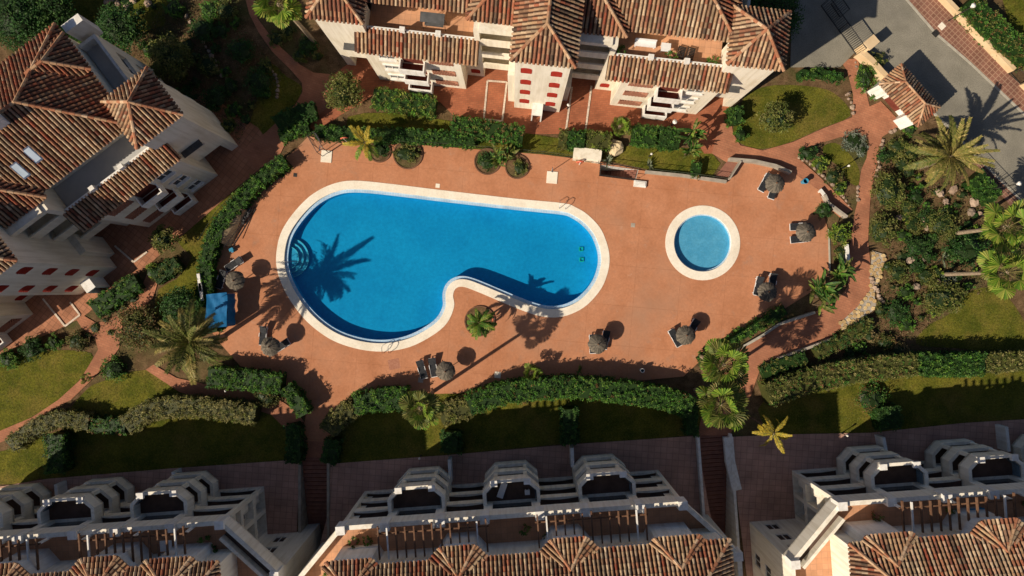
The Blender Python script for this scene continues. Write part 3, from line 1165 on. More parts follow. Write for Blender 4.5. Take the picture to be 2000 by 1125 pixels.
aw = root('swing_seat', 'dark grey covered swing seat on the roof terrace', 'swing seat', tl(-9.4, 3.75), B1_ROT)
m = MB()
m.add([(-1.0, -.4, 1.75), (1.0, -.4, 1.75), (1.0, .35, 1.95), (-1.0, .35, 1.95), (-1.0, -.4, 1.7), (1.0, -.4, 1.7), (1.0, .35, 1.9), (-1.0, .35, 1.9)], [(0, 1, 2, 3), (7, 6, 5, 4), (0, 4, 5, 1), (1, 5, 6, 2), (2, 6, 7, 3), (3, 7, 4, 0)])
part('canopy', m, MAT['shade'], aw)
m = MB()
for x in (-.95, .95):
    m.tube((x, -.35, 0), (x, 0, 1.8), .025).tube((x, .35, 0), (x, 0, 1.8), .025)
part('frame', m, MAT['iron'], aw)
m = MB()
m.box(-.8, .8, -.2, .25, .4, .48).box(-.8, .8, .2, .28, .48, .95)
part('seat', m, MAT['shade'], aw)
tbox('garden_bench', 'plastic', 'long white bench against the terrace wall under the tiled eave', 'bench', tl(8.4, 4.05), B1_ROT,
     [(-.9, .9, -.25, .25, .38, .45), (-.85, -.75, -.2, .2, 0, .38), (.75, .85, -.2, .2, 0, .38), (-.9, .9, .2, .27, .45, .85)])
tbox('garden_table', 'plastic', 'small white table on the sunlit roof terrace', 'table', tl(10.1, 3.85), B1_ROT,
     [(-.4, .4, -.35, .35, .68, .73), (-.35, -.3, -.3, -.25, 0, .68), (.3, .35, -.3, -.25, 0, .68), (-.35, -.3, .25, .3, 0, .68), (.3, .35, .25, .3, 0, .68)])
for i, u in enumerate((11.5, 12.3)):
    tbox('deck_chair', 'iron', ('dark slatted deck chair on the roof terrace next to the small white table', 'dark slatted deck chair on the roof terrace next to the corner pavilion')[i], 'deck chair', tl(u, 3.7), B1_ROT - .15,
         [(-.3 , .3, -.5 + k * .13, -.42 + k * .13, .3, .33) for k in range(8)] + [(-.3, -.25, -.5, .55, .24, .3), (.25, .3, -.5, .55, .24, .3), (-.3, -.25, -.45, -.4, 0, .24), (.25, .3, -.45, -.4, 0, .24), (-.3, -.25, .45, .5, 0, .24), (.25, .3, .45, .5, 0, .24)])


# ------------------------------------------------------------------ lower terraced blocks along the lawn
def lower_block(label, loc, rz, x0, x1, stacks, cham0=True, cham1=True, pergolas=(), bays=(), wings=(), in0=2.0, in1=2.0, trough=True):
    t = root('terraced_apartment_building', label, 'building', loc, rz)
    wall, roof, tiles = MB(), MB(), MB()
    TOP = 9.9
    # front wall, split into bays between the balcony stacks
    cuts = [x0] + [c for s in stacks for c in (s - 2.1, s + 2.1)] + [x1]
    for i, (a, b) in enumerate(zip(cuts, cuts[1:])):
        w = b - a
        if i % 2:
            ops = [(.4, w - .4, z, z + 2.05) for z in (1.25, 3.75, 6.25)]
        else:
            e = .35
            ops = [(e, w - e, z, z + 2.0) for z in (.6, 3.4, 6.2)]
        # outside is +y, so the face runs right to left
        backs = panel(wall, (b, 0), (a, 0), 0, TOP, ops, 1.3 if not i % 2 else .3)
        for k, bk in enumerate(backs):
            window(t, bk, MAT['dark'], 'glass' if i % 2 == 0 else 'none', 'window' if not i % 2 else 'balcony_door')
            if not i % 2:
                z = (.6, 3.4, 6.2)[k]
                g = MB()
                n = 12
                hw = w / 2 - .36
                mid = (a + b) / 2
                rim = [Vector((mid + hw * q, -.10 - .12 * (1 - q * q))) for q in [-1 + 2 * j / n for j in range(n + 1)]]
                g.prism([Vector((mid - hw, -.01)), Vector((mid + hw, -.01))] + rim[::-1], z, z + .14)
                part('bowed_parapet', g, MAT['wall_shade_lift'], t)
                g = MB()
                g.sheet([Vector((mid - hw, -.1)), Vector((mid + hw, -.1)), Vector((mid + hw, -1.28)), Vector((mid - hw, -1.28))], z + .012)  # dark brown floor sheet, carrying the recess shade in its colour
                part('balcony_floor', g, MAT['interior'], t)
    # outline of the body
    c0 = Vector((x0 - 4.5, -4.7)) if cham0 else Vector((x0, -.001))
    c1 = Vector((x1 + 4.5, -4.7)) if cham1 else Vector((x1, -.001))
    DEEP = -13.5
    segs = []
    big = [(p_, p_ + 1.75, z, z + 2.3) for z in (.1, 3.05, 5.9) for p_ in (.4, 2.55)]
    small = [(2.2, 3.4, z, z + 1.5) for z in (.9, 3.6, 6.3)]
    if cham1:
        segs.append(((c1.x, c1.y), (x1, c1.y), small, 8.3))
        segs.append(((x1, c1.y), (x1, 0), big, 8.3))
    segs.append(((c1.x, DEEP), (c1.x, c1.y), [(1.5, 2.7, z, z + 1.5) for z in (.9, 3.6, 6.3)] + [(4.5, 5.7, z, z + 1.5) for z in (.9, 3.6, 6.3)], TOP))
    segs.append(((c0.x, DEEP), (c1.x, DEEP), [], TOP))
    segs.append(((c0.x, c0.y), (c0.x, DEEP), [(2.6, 3.8, z, z + 1.5) for z in (.9, 3.6, 6.3)], TOP))
    if cham0:
        segs.append(((x0, 0), (x0, c0.y), big, 8.3))
        segs.append(((x0, c0.y), (c0.x, c0.y), small, 8.3))
    # the splayed corners of the roof terrace overhang the floors below
    for on_, xe, ce in ((cham0, x0, c0), (cham1, x1, c1)):
        if not on_:
            continue
        pa, pb = Vector((xe, 0)), Vector((ce.x, ce.y))
        if ce is c1:
            panel(wall, pb, pa, 8.3, TOP)
        else:
            panel(wall, pa, pb, 8.3, TOP)
        wall.prism([pa, pb, Vector((xe, ce.y))], 8.3, 8.44)
        dd = (pb - pa).normalized()
        nn = Vector((dd.y, -dd.x)) if ce is c0 else Vector((-dd.y, dd.x))
        if nn.y > 0:
            nn = -nn
        if not trough:
            continue
        q0, q1 = pa + dd * .9 + nn * 1.25, pb - dd * .3 + nn * 1.25
        r0, r1 = pa + dd * .9 + nn * .40, pb - dd * .3 + nn * .40
        g = MB()
        g.beam((q0.x, q0.y, 9.3), (q1.x, q1.y, 9.3), .26, 1.0)
        part('planter_trough', g, MAT['wall_shade_lift'], t)
        g = MB()
        g.prism([r0, r1, q1, q0], 8.81, 9.1)
        part('planter_soil', g, MAT['interior'], t)
    for p, q, ops, zt_ in segs:
        for bk in panel(wall, p, q, -4.5, zt_, ops, .9 if ops is big else .15):
            window(t, bk, MAT['dark'], 'glass')
    # inner faces and tops of the parapet
    outer = [Vector((x0, 0)), Vector((x1, 0))] + ([c1] if cham1 else []) + [Vector((c1.x, DEEP)), Vector((c0.x, DEEP))] + ([c0] if cham0 else [])
    outer = outer[::-1]
    m = len(outer)
    inner = []
    for i in range(m):
        a, b, c = outer[i - 1], outer[i], outer[(i + 1) % m]
        t1, t2 = (b - a).normalized(), (c - b).normalized()
        n1, n2 = Vector((-t1.y, t1.x)), Vector((-t2.y, t2.x))
        if area2(outer) < 0:
            n1, n2 = -n1, -n2
        k = 1 + n1.dot(n2)
        inner.append(b + (n1 + n2) * .38 / max(k, .4))
    ring_between(wall, outer, inner, TOP, TOP)
    ring_between(wall, inner, inner, TOP, 8.7)
    part('wall', wall, MAT['wall_shade_lift'], t)
    fl = MB()
    fl.prism(inner, 8.45, 8.8)
    part('terrace_floor', fl, MAT['terrace'], t)
    # taller white piers on the parapet
    for x, y in [(x0 + .1, -.25), (x1 - .1, -.25)] + [(c0.x + .35, c0.y - .1)] * cham0 + [(c1.x - .35, c1.y - .1)] * cham1 + [(s + d, -.2) for s in stacks for d in (-2.3, 2.3)]:
        g = MB()
        g.box(x - .38, x + .38, y - .42, y + .3, 8.8, TOP + .28)
        part('parapet_pier', g, MAT['white'], t)
    # stacked half-octagon balconies
    for s in stacks:
        oct_o = [Vector(p) for p in ((-2.5, .0), (2.5, .0), (2.5, 1.15), (1.45, 2.15), (-1.45, 2.15), (-2.5, 1.15))]
        oct_i = [Vector(p) for p in ((-2.2, .0), (2.2, .0), (2.2, 1.03), (1.32, 1.87), (-1.32, 1.87), (-2.2, 1.03))]
        sv = Vector((s, .004))
        oo, oi = [p + sv for p in oct_o], [p + sv for p in oct_i]
        for lv, z in enumerate((1.2, 3.7, 6.2)):
            g = MB()
            g.prism(oo, z - .25, z - .02)
            # parapet: outer face, inner face and top, open at the wall
            for i in range(1, 5 + 1):
                a, b = oo[i], oo[(i + 1) % 6]
                c, d = oi[i], oi[(i + 1) % 6]
                if i == 5:
                    pass
                zt = z + (1.12 if lv == 2 else 1.0)
                g.add([(a.x, a.y, z - .25), (b.x, b.y, z - .25), (b.x, b.y, zt), (a.x, a.y, zt), (c.x, c.y, z - .25), (d.x, d.y, z - .25), (d.x, d.y, zt), (c.x, c.y, zt)],
                      [(0, 1, 2, 3), (4, 5, 6, 7), (3, 2, 6, 7), (0, 4, 7, 3), (1, 5, 6, 2)])
            o = part('octagonal_balcony', g, MAT['wall_shade_lift'], t)
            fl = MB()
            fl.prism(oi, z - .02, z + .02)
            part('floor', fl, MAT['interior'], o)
            if lv == 2:
                for q in (oo[3], oo[4]):
                    pp = MB()
                    pp.box(q.x - .3, q.x + .3, q.y - .5, q.y + .02, z + 1.12, z + 1.4)
                    part('pier', pp, MAT['white'], o)
                for i in (1, 2, 4):
                    gl = MB()
                    a, b = oi[i], oi[(i + 1) % 6]
                    ctr = sv + Vector((0, .9))
                    a2, b2 = a + (ctr - a) * .05, b + (ctr - b) * .05
                    gl.beam((a2.x, a2.y, z + .5), (b2.x, b2.y, z + .5), .03, .9)
                    part('glass_screen', gl, MAT['screen'], o)
            else:
                for q in (oi[3], oi[4]):
                    col_ = MB()
                    col_.box(q.x - .16, q.x + .16, q.y - .16, q.y + .16, z + 1.0, z + 2.24)
                    part('column', col_, MAT['wall_shade_lift'], o)
    # penthouse and its roof
    px0, px1 = (c0.x + in0), (c1.x - in1)
    ph = MB()
    panel(ph, (px1, -2.75), (px0, -2.75), 8.8, 12.7)
    panel(ph, (px1, -12), (px1, -2.75), 8.8, 12.7)
    panel(ph, (px0, -2.75), (px0, -12), 8.8, 12.7)
    panel(ph, (px0, -12), (px1, -12), 8.8, 12.7)
    part('penthouse_wall', ph, MAT['wall_shade_lift'], t)
    ez, rz_ = 12.8, 15.5
    ex0, ex1 = px0 - .3, px1 + .3
    a, b, c, d = (ex0, -2.28, ez), (ex1, -2.28, ez), (ex1 - 4.6, -6.9, rz_), (ex0 + 4.6, -6.9, rz_)
    a2, b2 = (ex0, -12.2, ez), (ex1, -12.2, ez)
    tile_face(tiles, roof, [b, a, d, c])
    tile_face(tiles, roof, [a, a2, d])
    tile_face(tiles, roof, [b2, b, c])
    tile_face(tiles, roof, [a2, b2, c, d])
    for p, q in ((a, d), (b, c), (d, c), (a2, d), (b2, c)):
        ridge(tiles, p, q)
    for s, hw, fw, yf, ya in [(q, 2.4, 1.42, -1.26, -3.5) for q in bays] + [(q, 2.25, 1.8, -1.75, -3.9) for q in wings]:
        za = ez + (-2.28 - ya) * (rz_ - ez) / 4.62 + .06
        p0, p1, p2, p3 = (s - hw, -2.3, ez + .05), (s - fw, yf, ez + .05), (s + fw, yf, ez + .05), (s + hw, -2.3, ez + .05)
        ap = (s, ya, za)
        tile_face(tiles, roof, [p2, p1, ap])
        tile_face(tiles, roof, [p1, p0, ap])
        tile_face(tiles, roof, [p3, p2, ap])
        ridge(tiles, p1, ap, .14)
        ridge(tiles, p2, ap, .14)
        bw = MB()
        bw.prism([Vector((s - hw + .35, -2.74)), Vector((s - fw + .25, yf - .35)), Vector((s + fw - .25, yf - .35)), Vector((s + hw - .35, -2.74))], 8.8, 12.7)
        part('bay_window', bw, MAT['white'], t)
    rf = part('roof', roof, MAT['roofbase'], t)
    part('roof_tiles', tiles, MAT['tile'], rf, kind='stuff')
    # pergolas over the roof terrace
    for xa, xb, n in pergolas:
        pg = link('pergola', None, None, t)
        for k in range(n):
            x = xa + (xb - xa) * k / (n - 1)
            g = MB()
            g.box(x - .06, x + .06, -2.5, .05 if k % 6 else .2, 11.15, 11.33)
            part('pergola_beam', g, MAT['white'] if k in (1, n - 2) else MAT['wood'], pg)
        g = MB()
        g.box(xa - .2, xb + .2, -.52, -.4, 11.0, 11.145)
        part('pergola_rail', g, MAT['wood'], pg)
        for x in (xa, (xa + xb) / 2, xb):
            g = MB()
            g.box(x - .09, x + .09, -.55, -.37, 8.8, 11.0)
            part('pergola_post', g, MAT['white'], pg)
    return t


MAT['screen'] = M('screen_glass', (.10, .16, .20), (.14, .20, .25), rough=.15, spec=.5)
PA = R(4.16)
B4 = lower_block('terraced block with three stacks of octagonal balconies facing the middle of the lawn', (-.05, -18.78, 0), PA, -14.35, 14.35, [-8.25, .05, 8.4], True, True,
                 [(-10.9, -2.1, 13), (2.1, 10.9, 13)], [-4.37, 4.4], [-12.95, 12.95], in0=4.5, trough=False)
k3 = Vector((-24.2, -19.35))
c4, s4 = math.cos(PA), math.sin(PA)
B3 = lower_block('terraced block with octagonal balconies beside the hedged lawn, next to the curving garden path', (k3.x - c4 * 12.6, k3.y - s4 * 12.6, 0), PA, -14.35, 12.6, [-10.0, -2.0, 6.1], True, True,
                 [(-9.2, -1.9, 11), (1.6, 10.1, 13)], [-3.8, 4.1], [9.6], in1=3.9)
k5 = Vector((27.3, -17.8))
B5 = lower_block('terraced block with a broad white corner parapet and two stacks of octagonal balconies', (k5.x + c4 * 12.6, k5.y + s4 * 12.6, 0), PA, -12.6, 14.35, [-6.1, 2.4, 10.8], True, True,
                 [(-8.2, .9, 13), (2.5, 11, 13)], [-1.6, 7.0], [-10.3], in0=3.9)

# ------------------------------------------------------------------ stairs between the lower blocks
def flight(label, top_c, d, width, n, wall_l, wall_r, wn_):
    t = root('garden_stairs', label, 'stairs', (top_c.x, top_c.y, 0))
    s_ = Vector((-d.y, d.x))
    going, rise = .44, .125
    for k in range(n):
        a = d * (going * k)
        z = -.06 - rise * k
        m = MB()
        p = [a - s_ * width / 2, a + s_ * width / 2, a + d * (going - .07) + s_ * width / 2, a + d * (going - .07) - s_ * width / 2]
        m.prism(p, z - .3, z)
        part('step', m, MAT['stair'], t)
    a = d * (going * n)
    z = -.06 - rise * n
    m = MB()
    m.prism([a - s_ * width / 2, a + s_ * width / 2, a + d * 6 + s_ * width / 2, a + d * 6 - s_ * width / 2], z - .3, z)
    part('landing', m, MAT['stair'], t)
    for sg, h in ((1, wall_l), (-1, wall_r)):
        m = MB()
        o = s_ * sg * (width / 2 + .02)
        o2 = s_ * sg * (width / 2 + .27)
        e = d * 18.5
        m.prism([o, o2, o2 + e, o + e], -6.0, h)
        part('side_wall', m, MAT['white'] if h > .3 else MAT['stonewall'], t)
    return t


sa = (P(588, 893).to_2d() + P(640, 893).to_2d()) / 2
flight('dark stone flight of garden steps beside the hedged lawn of octagonal balconies', sa, Vector((0, -1)), 2.5, 36, .25, .25, 0)
sb = s2o + s2n * 1.5
flight('dark stone flight of garden steps between two white side walls, below the twin fan palms', sb, S2D, 2.9, 34, .55, .75, 0)
# ------------------------------------------------------------------ planting
PAL = {
    'green': [(.056, .158, .017), (.082, .190, .023), (.040, .116, .013), (.118, .200, .030)],
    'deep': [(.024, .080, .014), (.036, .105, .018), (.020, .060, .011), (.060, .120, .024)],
    'sage': [(.175, .165, .046), (.230, .210, .066), (.120, .130, .030), (.285, .250, .095)],
    'olive': [(.105, .130, .024), (.145, .155, .034), (.072, .098, .017), (.180, .170, .048)],
    'lime': [(.130, .225, .020), (.180, .260, .028), (.080, .160, .016), (.230, .250, .044)],
    'rust': [(.115, .120, .030), (.180, .110, .042), (.085, .100, .022), (.135, .130, .036)],
    'mixred': [(.060, .165, .022), (.085, .190, .028), (.180, .095, .036), (.045, .120, .018)],
    'grey': [(.160, .190, .140), (.200, .225, .170), (.120, .155, .105)],
    'dry': [(.240, .180, .080), (.190, .145, .060), (.145, .130, .048)],
    'gold': [(.270, .215, .060), (.200, .180, .042), (.330, .260, .085), (.150, .150, .032)],
    'yellow': [(.400, .300, .034), (.480, .350, .040), (.300, .270, .034)],
}


def leaf(mb, p, size, col, up=.5, rd=random):
    a = rd.uniform(0, 6.283)
    b = rd.uniform(-1, 1) * (1 - up)
    d = Vector((math.cos(a), math.sin(a), b)).normalized()
    s = Vector((-math.sin(a), math.cos(a), rd.uniform(-.7, .7))).normalized()
    l, w = size * rd.uniform(.7, 1.3), size * rd.uniform(.3, .5)
    g = rd.uniform(.75, 1.3)
    mb.add([p - d * l * .5, p + s * w * .5 + d * l * .05, p + d * l * .5 - Vector((0, 0, l * .18)), p - s * w * .5 + d * l * .05], [(0, 1, 2, 3)], tuple(x * g for x in col))


def canopy(mb, c, r, pal, n, size, clumps=30, seed=1, low=-.25):
    """leaf clumps spread through and over an uneven crown"""
    rd = random.Random(seed)
    cols = PAL[pal]
    c = Vector(c)
    per = max(4, n // clumps)
    for _ in range(clumps):
        th = rd.uniform(0, 6.283)
        z = rd.uniform(low, 1)
        q = math.sqrt(max(0, 1 - z * z))
        k = rd.uniform(.62, 1.04)
        cc = c + Vector((r[0] * q * math.cos(th) * k, r[1] * q * math.sin(th) * k, r[2] * z * k))
        cr = min(r[0], r[1]) * rd.uniform(.20, .36)
        col = rd.choice(cols)
        g = rd.uniform(.7, 1.3)
        for _ in range(per):
            v = Vector((rd.gauss(0, 1), rd.gauss(0, 1), rd.gauss(0, .8)))
            v = v.normalized() * cr * rd.uniform(.35, 1)
            leaf(mb, cc + v, size, tuple(x * g for x in (col if rd.random() < .75 else rd.choice(cols))), .4, rd)


VEG = [0]


def shrub(name, px, py, r, h, pal, label, cat='shrub', group=None, ry=None, n=None, size=.2, lift=0):
    VEG[0] += 1
    base = P(px, py, h * .5)
    base.z = 0
    ry = ry or r
    mb = MB()
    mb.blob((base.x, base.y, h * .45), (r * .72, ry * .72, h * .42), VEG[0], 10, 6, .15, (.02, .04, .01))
    canopy(mb, (base.x, base.y, h * .5), (r, ry, h * .52), pal, n or int(400 * r * ry + 110), size, max(12, int(30 * r * ry)), VEG[0], -.6)
    for k in range(3):
        mb.tube((base.x, base.y, 0), (base.x + random.uniform(-.3, .3) * r, base.y + random.uniform(-.3, .3) * r, h * .4), .03, .02, 5, True, (.10, .07, .045))
    return solo(name, mb, MAT['leaf'], label, cat, group)


def hedge(pts, w, h, pals, label, size=.2, dens=1.0, cat='hedge', name='hedge', group=None, ragged=.14):
    """clipped or loose hedge following a line: dense core and leafy lumps crowding over it"""
    VEG[0] += 1
    rd = random.Random(VEG[0] * 13)
    q = []
    for x, y in pts:
        v = P(x, y, h * .85)
        q.append(Vector((v.x, v.y)))
    if len(q) > 2:
        q = smooth_loop(q, 5, False)
    mb = MB()
    left, right = [], []
    for i, p in enumerate(q):
        a, c = q[max(i - 1, 0)], q[min(i + 1, len(q) - 1)]
        tt = (c - a).normalized()
        nn = Vector((-tt.y, tt.x))
        k = w / 2 * (.80 + rd.uniform(-ragged, ragged))
        left.append(p + nn * k)
        right.append(p - nn * k)
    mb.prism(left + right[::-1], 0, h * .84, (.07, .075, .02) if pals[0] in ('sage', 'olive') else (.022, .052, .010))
    for a, b in zip(q, q[1:]):
        L = (b - a).length
        tt = (b - a).normalized()
        nn = Vector((-tt.y, tt.x))
        for _ in range(max(2, int(L * (w + 1.5 * h) * 10.5 * dens))):
            u = rd.uniform(-.03, 1.03)
            prof = rd.uniform(-(w / 2 + h * .7), w / 2 + h * .7)
            if abs(prof) < w / 2:
                off, z = prof, h * .9 + rd.uniform(-ragged, ragged * 1.4)
                if abs(prof) > w * .4:
                    z -= .1
            else:
                off, z = math.copysign(w / 2 * .9 + rd.uniform(-ragged, ragged), prof), h * .9 - (abs(prof) - w / 2) / .7
            p2 = a + tt * u * L + nn * off
            cc = Vector((p2.x, p2.y, max(z, .12)))
            pal = PAL[pals[int(rd.random() ** 1.5 * len(pals))]]
            base = rd.choice(pal)
            g = rd.uniform(.65, 1.35)
            cr = rd.uniform(.14, .27)
            for _ in range(12):
                v = Vector((rd.gauss(0, 1), rd.gauss(0, 1), rd.gauss(.2, .8))).normalized() * cr * rd.uniform(.3, 1)
                col = base if rd.random() < .7 else rd.choice(pal)
                leaf(mb, cc + v, size, tuple(x * g for x in col), .35, rd)
    return solo(name, mb, MAT['leaf'], label, cat, group)


def tree(px, py, r, h, pal, label, th=1.0, n=None, size=.27, group=None, name='garden_tree'):
    VEG[0] += 1
    base = P(px, py, h * .7)
    t = root(name, label, 'tree', (base.x, base.y, 0), 0, group)
    m = MB()
    m.tube((0, 0, 0), (.05, .03, th), .13, .09, 8)
    for k in range(6):
        a = k * 1.05 + .3
        m.tube((.05, .03, th * .9), (math.cos(a) * r * .55, math.sin(a) * r * .55, h * .72), .06, .025, 6)
    part('trunk', m, MAT['bark'], t)
    m = MB()
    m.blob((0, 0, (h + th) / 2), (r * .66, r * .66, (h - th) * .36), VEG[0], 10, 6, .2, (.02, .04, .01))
    canopy(m, (0, 0, (h + th) / 2), (r, r, (h - th) * .5), pal, n or int(620 * r * r), size, int(34 * r * r), VEG[0], -.5)
    part('crown', m, MAT['leaf'], t)
    return t


# ---- palm leaves, modelled once each and shared
def feather_frond(L, droop, pal, seed, nl=20, lw=.05, ll=.5):
    rd = random.Random(seed)
    mb = MB()
    pts = []
    p = Vector((0, 0, 0))
    ang = 0.0
    for k in range(nl + 1):
        pts.append((p.copy(), ang))
        p += Vector((math.cos(ang), 0, math.sin(ang))) * L / nl
        ang -= droop / nl * (.5 + k / nl)
    for k in range(nl):
        r = .035 * (1 - k / nl) + .008
        mb.tube(pts[k][0], pts[k + 1][0], r, r * .9, 4, False, (.20, .17, .06))
    cols = PAL[pal]
    for k in range(2, nl + 1):
        p, a = pts[k]
        f = k / nl
        l = ll * (1.0 - .65 * abs(f - .45) / .55)
        for sgn in (1, -1):
            for jj in range(2):
                d = Vector((math.cos(a) * .55 + .1, sgn * rd.uniform(.75, .95), math.sin(a) * .5 + rd.uniform(-.25, .25))).normalized()
                q = p - Vector((math.cos(a), 0, math.sin(a))) * (L / nl * .5 * jj)
                tip = q + d * l * rd.uniform(.85, 1.1) - Vector((0, 0, l * .22))
                w = Vector((math.cos(a), 0, math.sin(a))) * lw
                col = rd.choice(cols)
                g = rd.uniform(.75, 1.25)
                mid = q + d * l * .5
                mb.add([q - w * .4, q + w * .4, mid + w * .6, tip, mid - w * .6], [(0, 1, 2, 4), (4, 2, 3)], tuple(x * g for x in col))
    return mb.mesh('frond')


def fan_leaf(pet, rad, pal, seed, droop=.5):
    rd = random.Random(seed)
    mb = MB()
    mb.tube((0, 0, 0), (pet, 0, -.03), .025, .016, 5, False, (.24, .20, .07))
    cols = PAL[pal]
    n = 18
    c = Vector((pet, 0, 0))
    for k in range(n):
        a0 = R(-125 + 250 * k / n)
        a1 = R(-125 + 250 * (k + .92) / n)
        am = (a0 + a1) / 2
        rr = rad * (1 - .22 * abs(am) / 2.2) * rd.uniform(.92, 1.06)
        sp = .80 * rad

        def pt(a, r):
            return c + Vector((math.cos(a) * r, math.sin(a) * r, -droop * (r / rad) ** 2 * rad * .55 + .05 * (k % 2)))
        col = rd.choice(cols)
        g = rd.uniform(.75, 1.3)
        col = tuple(x * g for x in col)
        mb.add([c, pt(a0, sp), pt(am, rr), pt(a1, sp)], [(0, 1, 2, 3)], col)
    return mb.mesh('fan_leaf')


def blade_leaf(L, w, pal, seed, droop=1.1):
    rd = random.Random(seed)
    mb = MB()
    cols = PAL[pal]
    n = 8
    pts = []
    p = Vector((0, 0, 0))
    ang = .2
    for k in range(n + 1):
        f = k / n
        ww = w * math.sin(math.pi * min(1, (f * .92 + .06))) ** .7
        pts.append((p.copy(), ww))
        p += Vector((math.cos(ang), 0, math.sin(ang))) * L / n
        ang -= droop / n * (.4 + 1.2 * f)
    for k in range(n):
        (a, wa), (b, wb) = pts[k], pts[k + 1]
        for sgn in (1, -1):
            col = rd.choice(cols)
            g = rd.uniform(.8, 1.25)
            gap = rd.uniform(0, .04)
            mb.add([a, b - (b - a) * gap, b + Vector((0, sgn * wb, wb * .35)), a + Vector((0, sgn * wa, wa * .35))], [(0, 1, 2, 3)], tuple(x * g for x in col))
        mb.tube(a, b, .018, .014, 4, False, (.22, .24, .07))
    return mb.mesh('blade_leaf')


FROND = {}


def frond_set(key):
    if key not in FROND:
        if key == 'date':
            FROND[key] = [feather_frond(3.3, d, p, i, 24, .07, .62) for i, (d, p) in enumerate(((.7, 'olive'), (1.0, 'gold'), (1.35, 'olive'), (1.7, 'olive')))]
        elif key == 'date_gold':
            FROND[key] = [feather_frond(3.3, d, p, i + 9, 24, .085, .5) for i, (d, p) in enumerate(((.6, 'gold'), (.9, 'gold'), (1.2, 'olive'), (1.5, 'gold')))]
        elif key == 'plume':
            FROND[key] = [feather_frond(1.9, d, p, i + 20, 16, .07, .46) for i, (d, p) in enumerate(((.9, 'yellow'), (1.3, 'yellow'), (1.6, 'lime')))]
        elif key == 'plume_gold':
            FROND[key] = [feather_frond(2.0, d, 'yellow', i + 28, 16, .08, .42) for i, d in enumerate((.7, 1.1, 1.5))]
        elif key == 'plume_green':
            FROND[key] = [feather_frond(1.6, d, p, i + 30, 16, .07, .40) for i, (d, p) in enumerate(((.9, 'green'), (1.3, 'lime'), (1.6, 'green')))]
        elif key == 'fan':
            FROND[key] = [fan_leaf(pt, rd, p, i + 40, dr) for i, (pt, rd, p, dr) in enumerate(((1.15, .80, 'lime', .5), (1.0, .85, 'olive', .8), (1.3, .75, 'lime', .6), (.8, .7, 'olive', 1.1)))]
        elif key == 'fan_big':
            FROND[key] = [fan_leaf(pt, rd, p, i + 50, dr) for i, (pt, rd, p, dr) in enumerate(((1.4, 1.0, 'lime', .5), (1.2, 1.0, 'lime', .8), (1.5, .95, 'lime', .6), (1.0, .85, 'olive', 1.1)))]
        elif key == 'blade':
            FROND[key] = [blade_leaf(l, w, p, i + 60, d) for i, (l, w, p, d) in enumerate(((1.6, .17, 'green', 1.0), (1.4, .16, 'olive', 1.4), (1.8, .19, 'deep', .8), (1.2, .15, 'lime', 1.7)))]
        elif key == 'agave':
            FROND[key] = [blade_leaf(.75, .07, 'grey', i + 70, .4) for i in range(2)]
    return FROND[key]


def palm(px, py, h, key, nf, label, name='palm_tree', r0=.22, lean=(0, 0), emin=-25, emax=78, scale=1.0, group=None, pname='frond', seed=None, cat='palm tree', trunk='trunk'):
    """crown centre is read at height h above the ground"""
    VEG[0] += 1
    rd = random.Random(seed or VEG[0] * 7)
    top = P(px, py, h)
    t = root(name, label, cat, (top.x - lean[0], top.y - lean[1], 0), 0, group)
    m = MB()
    n = max(3, int(h / .35))
    for k in range(n):
        f0, f1 = k / n, (k + 1) / n
        a = Vector((lean[0] * f0 * f0, lean[1] * f0 * f0, h * f0 - .0))
        b = Vector((lean[0] * f1 * f1, lean[1] * f1 * f1, h * f1))
        r = r0 * (1.15 - .35 * f0)
        m.tube(a, b, r * 1.04, r * .95, 9, True)
    m.blob((lean[0], lean[1], h - .05), (r0 * 1.3, r0 * 1.3, .35), VEG[0], 8, 5, .2)
    part('trunk', m, MAT[trunk], t)
    ms = frond_set(key)
    for k in range(nf):
        f = (k + .5) / nf
        el = emax + (emin - emax) * f ** .85 + rd.uniform(-7, 7)
        az = k * 2.39996 + rd.uniform(-.25, .25)
        i = min(len(ms) - 1, max(0, int(f * len(ms) + rd.uniform(-.6, .6))))
        o = link(pname, ms[i], MAT['leaf'], t)
        o.location = (lean[0], lean[1], h + .1)
        o.rotation_euler = (rd.uniform(-.5, .5), -R(el), az)
        s = scale * rd.uniform(.78, 1.12)
        o.scale = (s, s * rd.uniform(.8, 1.15), s)
    return t


def clump(px, py, n, label, key='blade', h=1.0, spread=.6, scale=1.0, name='banana_plant', cat='plant', group=None, emin=15, emax=80, rdg=None):
    """a many-leaved plant rising from several short stems"""
    VEG[0] += 1
    rd = random.Random(VEG[0] * 5)
    b = P(px, py, h)
    t = root(name, label, cat, (b.x, b.y, 0), 0, group)
    ms = frond_set(key)
    stem = MB()
    spots = [(rd.uniform(-spread, spread), rd.uniform(-spread, spread)) for _ in range(max(1, n // 6))]
    for x, y in spots:
        stem.tube((x, y, 0), (x * 1.1, y * 1.1, h), .07, .045, 6)
    part('stem', stem, MAT['bark'], t)
    for k in range(n):
        x, y = spots[k % len(spots)]
        o = link('leaf_blade', ms[rd.randrange(len(ms))], MAT['leaf'], t)
        o.location = (x * 1.1, y * 1.1, h * rd.uniform(.8, 1.0))
        o.rotation_euler = (rd.uniform(-.5, .5), -R(rd.uniform(emin, emax)), rd.uniform(0, 6.283))
        s = scale * rd.uniform(.75, 1.15)
        o.scale = (s, s, s)
    return t


